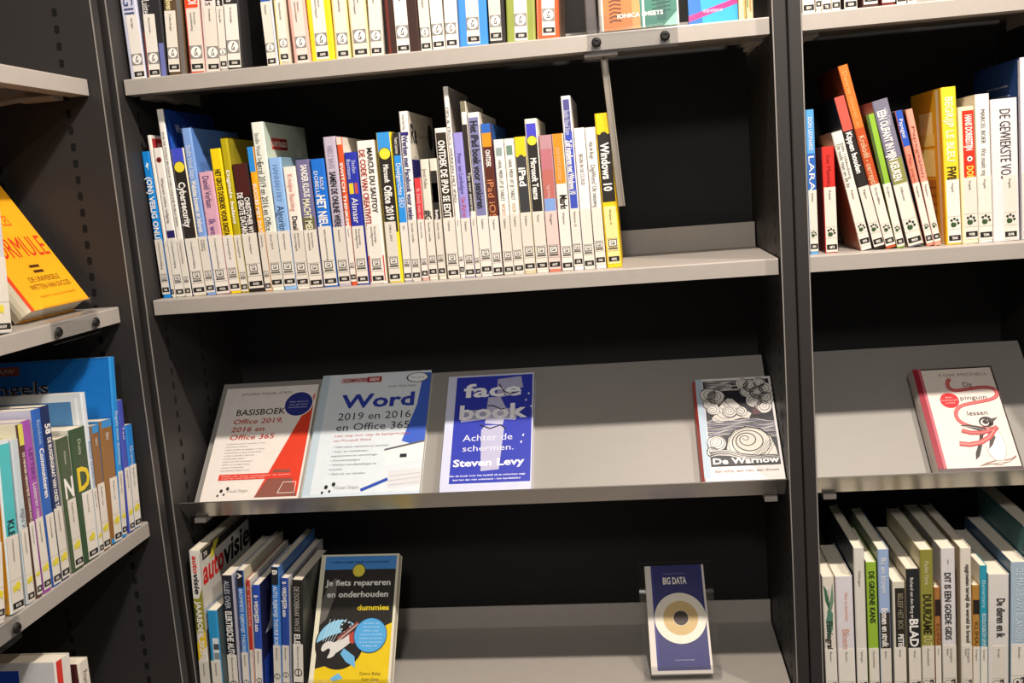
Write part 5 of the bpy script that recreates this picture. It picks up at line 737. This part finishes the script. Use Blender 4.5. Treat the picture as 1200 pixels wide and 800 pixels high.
def stand(loc, rz, lean, w, h, T, label):
    """clear easel: sheet behind the book, front hook and rear foot"""
    root = empty('acrylic_stand', loc); root.matrix_world = Matrix.Translation(loc) @ Matrix.Rotation(rz, 4, 'Z') @ Matrix.Rotation(-lean, 4, 'X')
    tag(root, label, 'book stand', 'clear acrylic stands')
    A = acrylic(); a = MB(); a.box((0, T + .0006, -.001), (w, T + .0031, h), A); a.build('back_sheet', root)
    b = MB(); b.box((0, -.003, -.0032), (w, T + .0031, -.0012), A); b.box((0, -.0055, -.0032), (w, -.0032, .012), A); b.build('front_hook', root)
    sl, cl = math.sin(lean), math.cos(lean); ln = h * .55
    c = MB(); p0 = (T + .0033, ln); zf = -(T * sl) ; # strut from the sheet straight down to the shelf
    d = min(.19, (ln * cl - 0) * .96)
    dy, dz = sl * d, -cl * d
    c.prism([(p0[0], p0[1]), (p0[0], p0[1] - .003), (p0[0] + d * sl, p0[1] - d * cl - .003), (p0[0] + d * sl + .002, p0[1] - d * cl)], 'x', w * .3, w * .7, A); c.build('rear_strut', root)
    return root
GS = 'books standing face out on the bottom shelf'
lb_ = .62; tb = .02
front_book((.178, .022, Z4 + tb * math.sin(lb_) + .006), -.03, lb_, .1475, .232, tb, 'bicycle repair cover with a spanner and yellow lower corner, standing on the bottom shelf', GS, 'e6dfc4', 'ddd6be', d_bike, hard=False)
stand((.178, .022, Z4 + tb * math.sin(lb_) + .006), -.03, lb_, .146, .17, tb, 'clear stand behind the bicycle repair book')
lb_ = .7; tb = .012
front_book((.7725, .055, Z4 + tb * math.sin(lb_) + .0055), .02, lb_, .1035, .189, tb, 'dark blue BIG DATA cover with cream and tan rings, alone on the bottom shelf', GS, 'd9cfc6', 'd9cfc6', d_data, hard=False)
stand((.7605, .055, Z4 + tb * math.sin(lb_) + .0055), .02, lb_, .13, .2, tb, 'clear stand holding the dark blue BIG DATA book')
# ---- yellow book leaning on the left bookcase
def d_yellow(cv):
    cv.rect(0, 0, 1, 1, 'f2ab1e', 1); cv.rect(0, 0, .055, 1, 'd8421e', 2)
    wh(cv, 'DE SUCCES', .2, .62, .7, .7, 'e8561e', 0, 4); wh(cv, 'FORMULE', .06, .38, .96, .53, 'd83a1c', 0, 4)
    cv.rect(.46, .295, .62, .315, '4a2a10', 4); cv.rect(.47, .255, .63, .275, '4a2a10', 4)
    wh(cv, 'DE UNIVERSELE', .3, .19, .8, .228, '6a4210', 0, 4); wh(cv, 'WETTEN VAN SUCCES', .24, .135, .9, .172, '6a4210', 0, 4); wh(cv, 'ALBERT LASZLO BARABASI', .28, .075, .88, .09, 'c07a14', 0, 4)
LEANY = math.radians(33); TY = .032
def lbw(u, v, z): return (LB_ORG[0] - v, LB_ORG[1] + u, z)
yb = front_book(lbw(-.18, .03, .0008 + TY * math.sin(LEANY) + .0005), LB_ROT, LEANY, .152, .23, TY, 'amber yellow FORMULE cover leaning back on the left bookcase', 'books on the upper left shelf', 'f2ab1e', 'e0d6ba', d_yellow, hard=True)
# a wire prop keeps it leaning
# ---- books and holder at the right end of the top shelf
def d_sheets(cv):
    cv.rect(0, 0, 1, 1, 'd8d2c6', 1); cv.rect(.02, .0, .4, 1, 'b86e36', 2); cv.rect(.4, .0, .5, 1, 'c48a50', 2); cv.rect(.5, .0, .98, 1, '35705f', 2); cv.rect(.72, .04, .84, 1, '2a5a50', 3); cv.rect(.53, .0, .56, 1, 'bfe0cc', 3)
    for i in range(9): cv.line([(.1, .06 + .03 * i), (.16, .075 + .03 * i), (.26, .065 + .03 * i)], .0025, '6a3418', 4)
    for i in range(6): cv.line([(.66, .1 + .03 * i), (.9, .115 + .03 * i)], .002, '20443c', 4)
    cv.poly([(.8, .0), (.98, .0), (.98, .1)], '8fcab0', 4)
    wh(cv, 'IONICA SMEETS', .2, .085, .8, .115, 'f2eee4', 1, 6)
def d_blue(cv):
    cv.rect(0, 0, 1, 1, '2f9ae0', 1); cv.poly([(0, .0), (.28, .0), (.1, 1), (0, 1)], '2668b4', 2); cv.poly([(0, .02), (1, .12), (1, .16), (0, .06)], 'd82a78', 3); wh(cv, 'MOOIE WETENSCHAP', .3, .075, .7, .095, 'f2d2e2', 0, 5); cv.circ(.42, .26, .006, 'c9e4f6', 4); cv.circ(.42, .26, .0045, '2f9ae0', 5)
GT = 'books standing face out on the top shelf'
front_book((.7575, .03, Z1 + .006), -.03, .12, .115, .2, .016, 'orange and green illustrated cover behind the clear holder', GT, 'd8d2c6', 'd8d2c6', d_sheets, hard=True)
front_book((.8868, .026, Z1 + .0025), -.01, .08, .072, .21, .02, 'sky blue cover with a pink diagonal stripe', GT, '2f9ae0', '2668b4', d_blue, hard=False)
def clip_holder(name, loc, rz, w, label, u_screws, lip_h=.03, up=.024, back=True):
    root = empty(name, loc, (0, 0, rz)); tag(root, label, 'book holder', 'clear holders screwed to shelf fronts')
    A = acrylic(); a = MB(); a.box((0, -.0042, -lip_h), (w, -.0012, .001), A); a.build('front_plate', root)
    b = MB(); b.prism([(-.0042, .001), (-.0012, .001), (.010, .004), (.006, up), (.0035, up), (.0065, .0062)][::-1], 'x', 0, w, A); b.build('retaining_lip', root)
    for us in u_screws:
        s = MB(); s.lathe((us, -.0044, -lip_h * .45), (0, -1, 0), [(0, .0072), (.0012, .0074), (.003, .0064), (.0042, .0046), (.0042, .0032), (.003, .0030)], DARK, 20); s.build('screw', root)
    return root
clip_holder('clear_holder', (.735, 0, Z1), 0, .133, 'clear plastic holder with two dark screws on the front of the top shelf', (.013, .114))
clip_holder('clear_holder', lbw(-.19, 0, .0008), LB_ROT, .122, 'clear plastic holder with two screws below the amber yellow cover', (.012, .111))
clip_holder('clear_holder', lbw(-.49, 0, -.3497), LB_ROT, .135, 'clear plastic holder at the left picture edge under the language books', (.018, .126))
# ---- grey metal book support hanging under the top shelf
hb = empty('hanging_bookend', (.742, 0, 0)); tag(hb, 'thin metal bookend hanging under the top shelf', 'bookend')
m = MB(); m.box((-.014, .012, Z1 - .0244 - .0075), (.036, .04, Z1 - .0244 - .0008), SHELF); m.build('clip', hb)
def strip(a, b, w, m, t=.0012):
    a, b = Vector(a), Vector(b); d = (b - a).normalized(); n = Vector((d.z, 0, -d.x))
    mb = MB(); pts = []
    for y in (0, t):
        pts += [tuple(a + n * -w / 2 + Vector((0, y, 0))), tuple(a + n * w / 2 + Vector((0, y, 0))), tuple(b + n * w / 2 + Vector((0, y, 0))), tuple(b + n * -w / 2 + Vector((0, y, 0)))]
    mb.tris(pts, [(0, 1, 2, 3), (7, 6, 5, 4), (0, 4, 5, 1), (1, 5, 6, 2), (2, 6, 7, 3), (3, 7, 4, 0)], m)
    return mb

A0, A1 = (.0150, .026, Z1 - .032), (.0285, .026, .095)
strip(A0, A1, .006, mat('8d857a', .35, .1, .3)).build('strip', hb)
for e in (-.004, .004):
    r = MB(); r.tube([(A0[0] + e, .0255, A0[2] + .001), (A1[0] + e, .0255, A1[2])], .0013, mat('b5ab9c', .3, .1, .5)); r.build('edge_rail', hb)
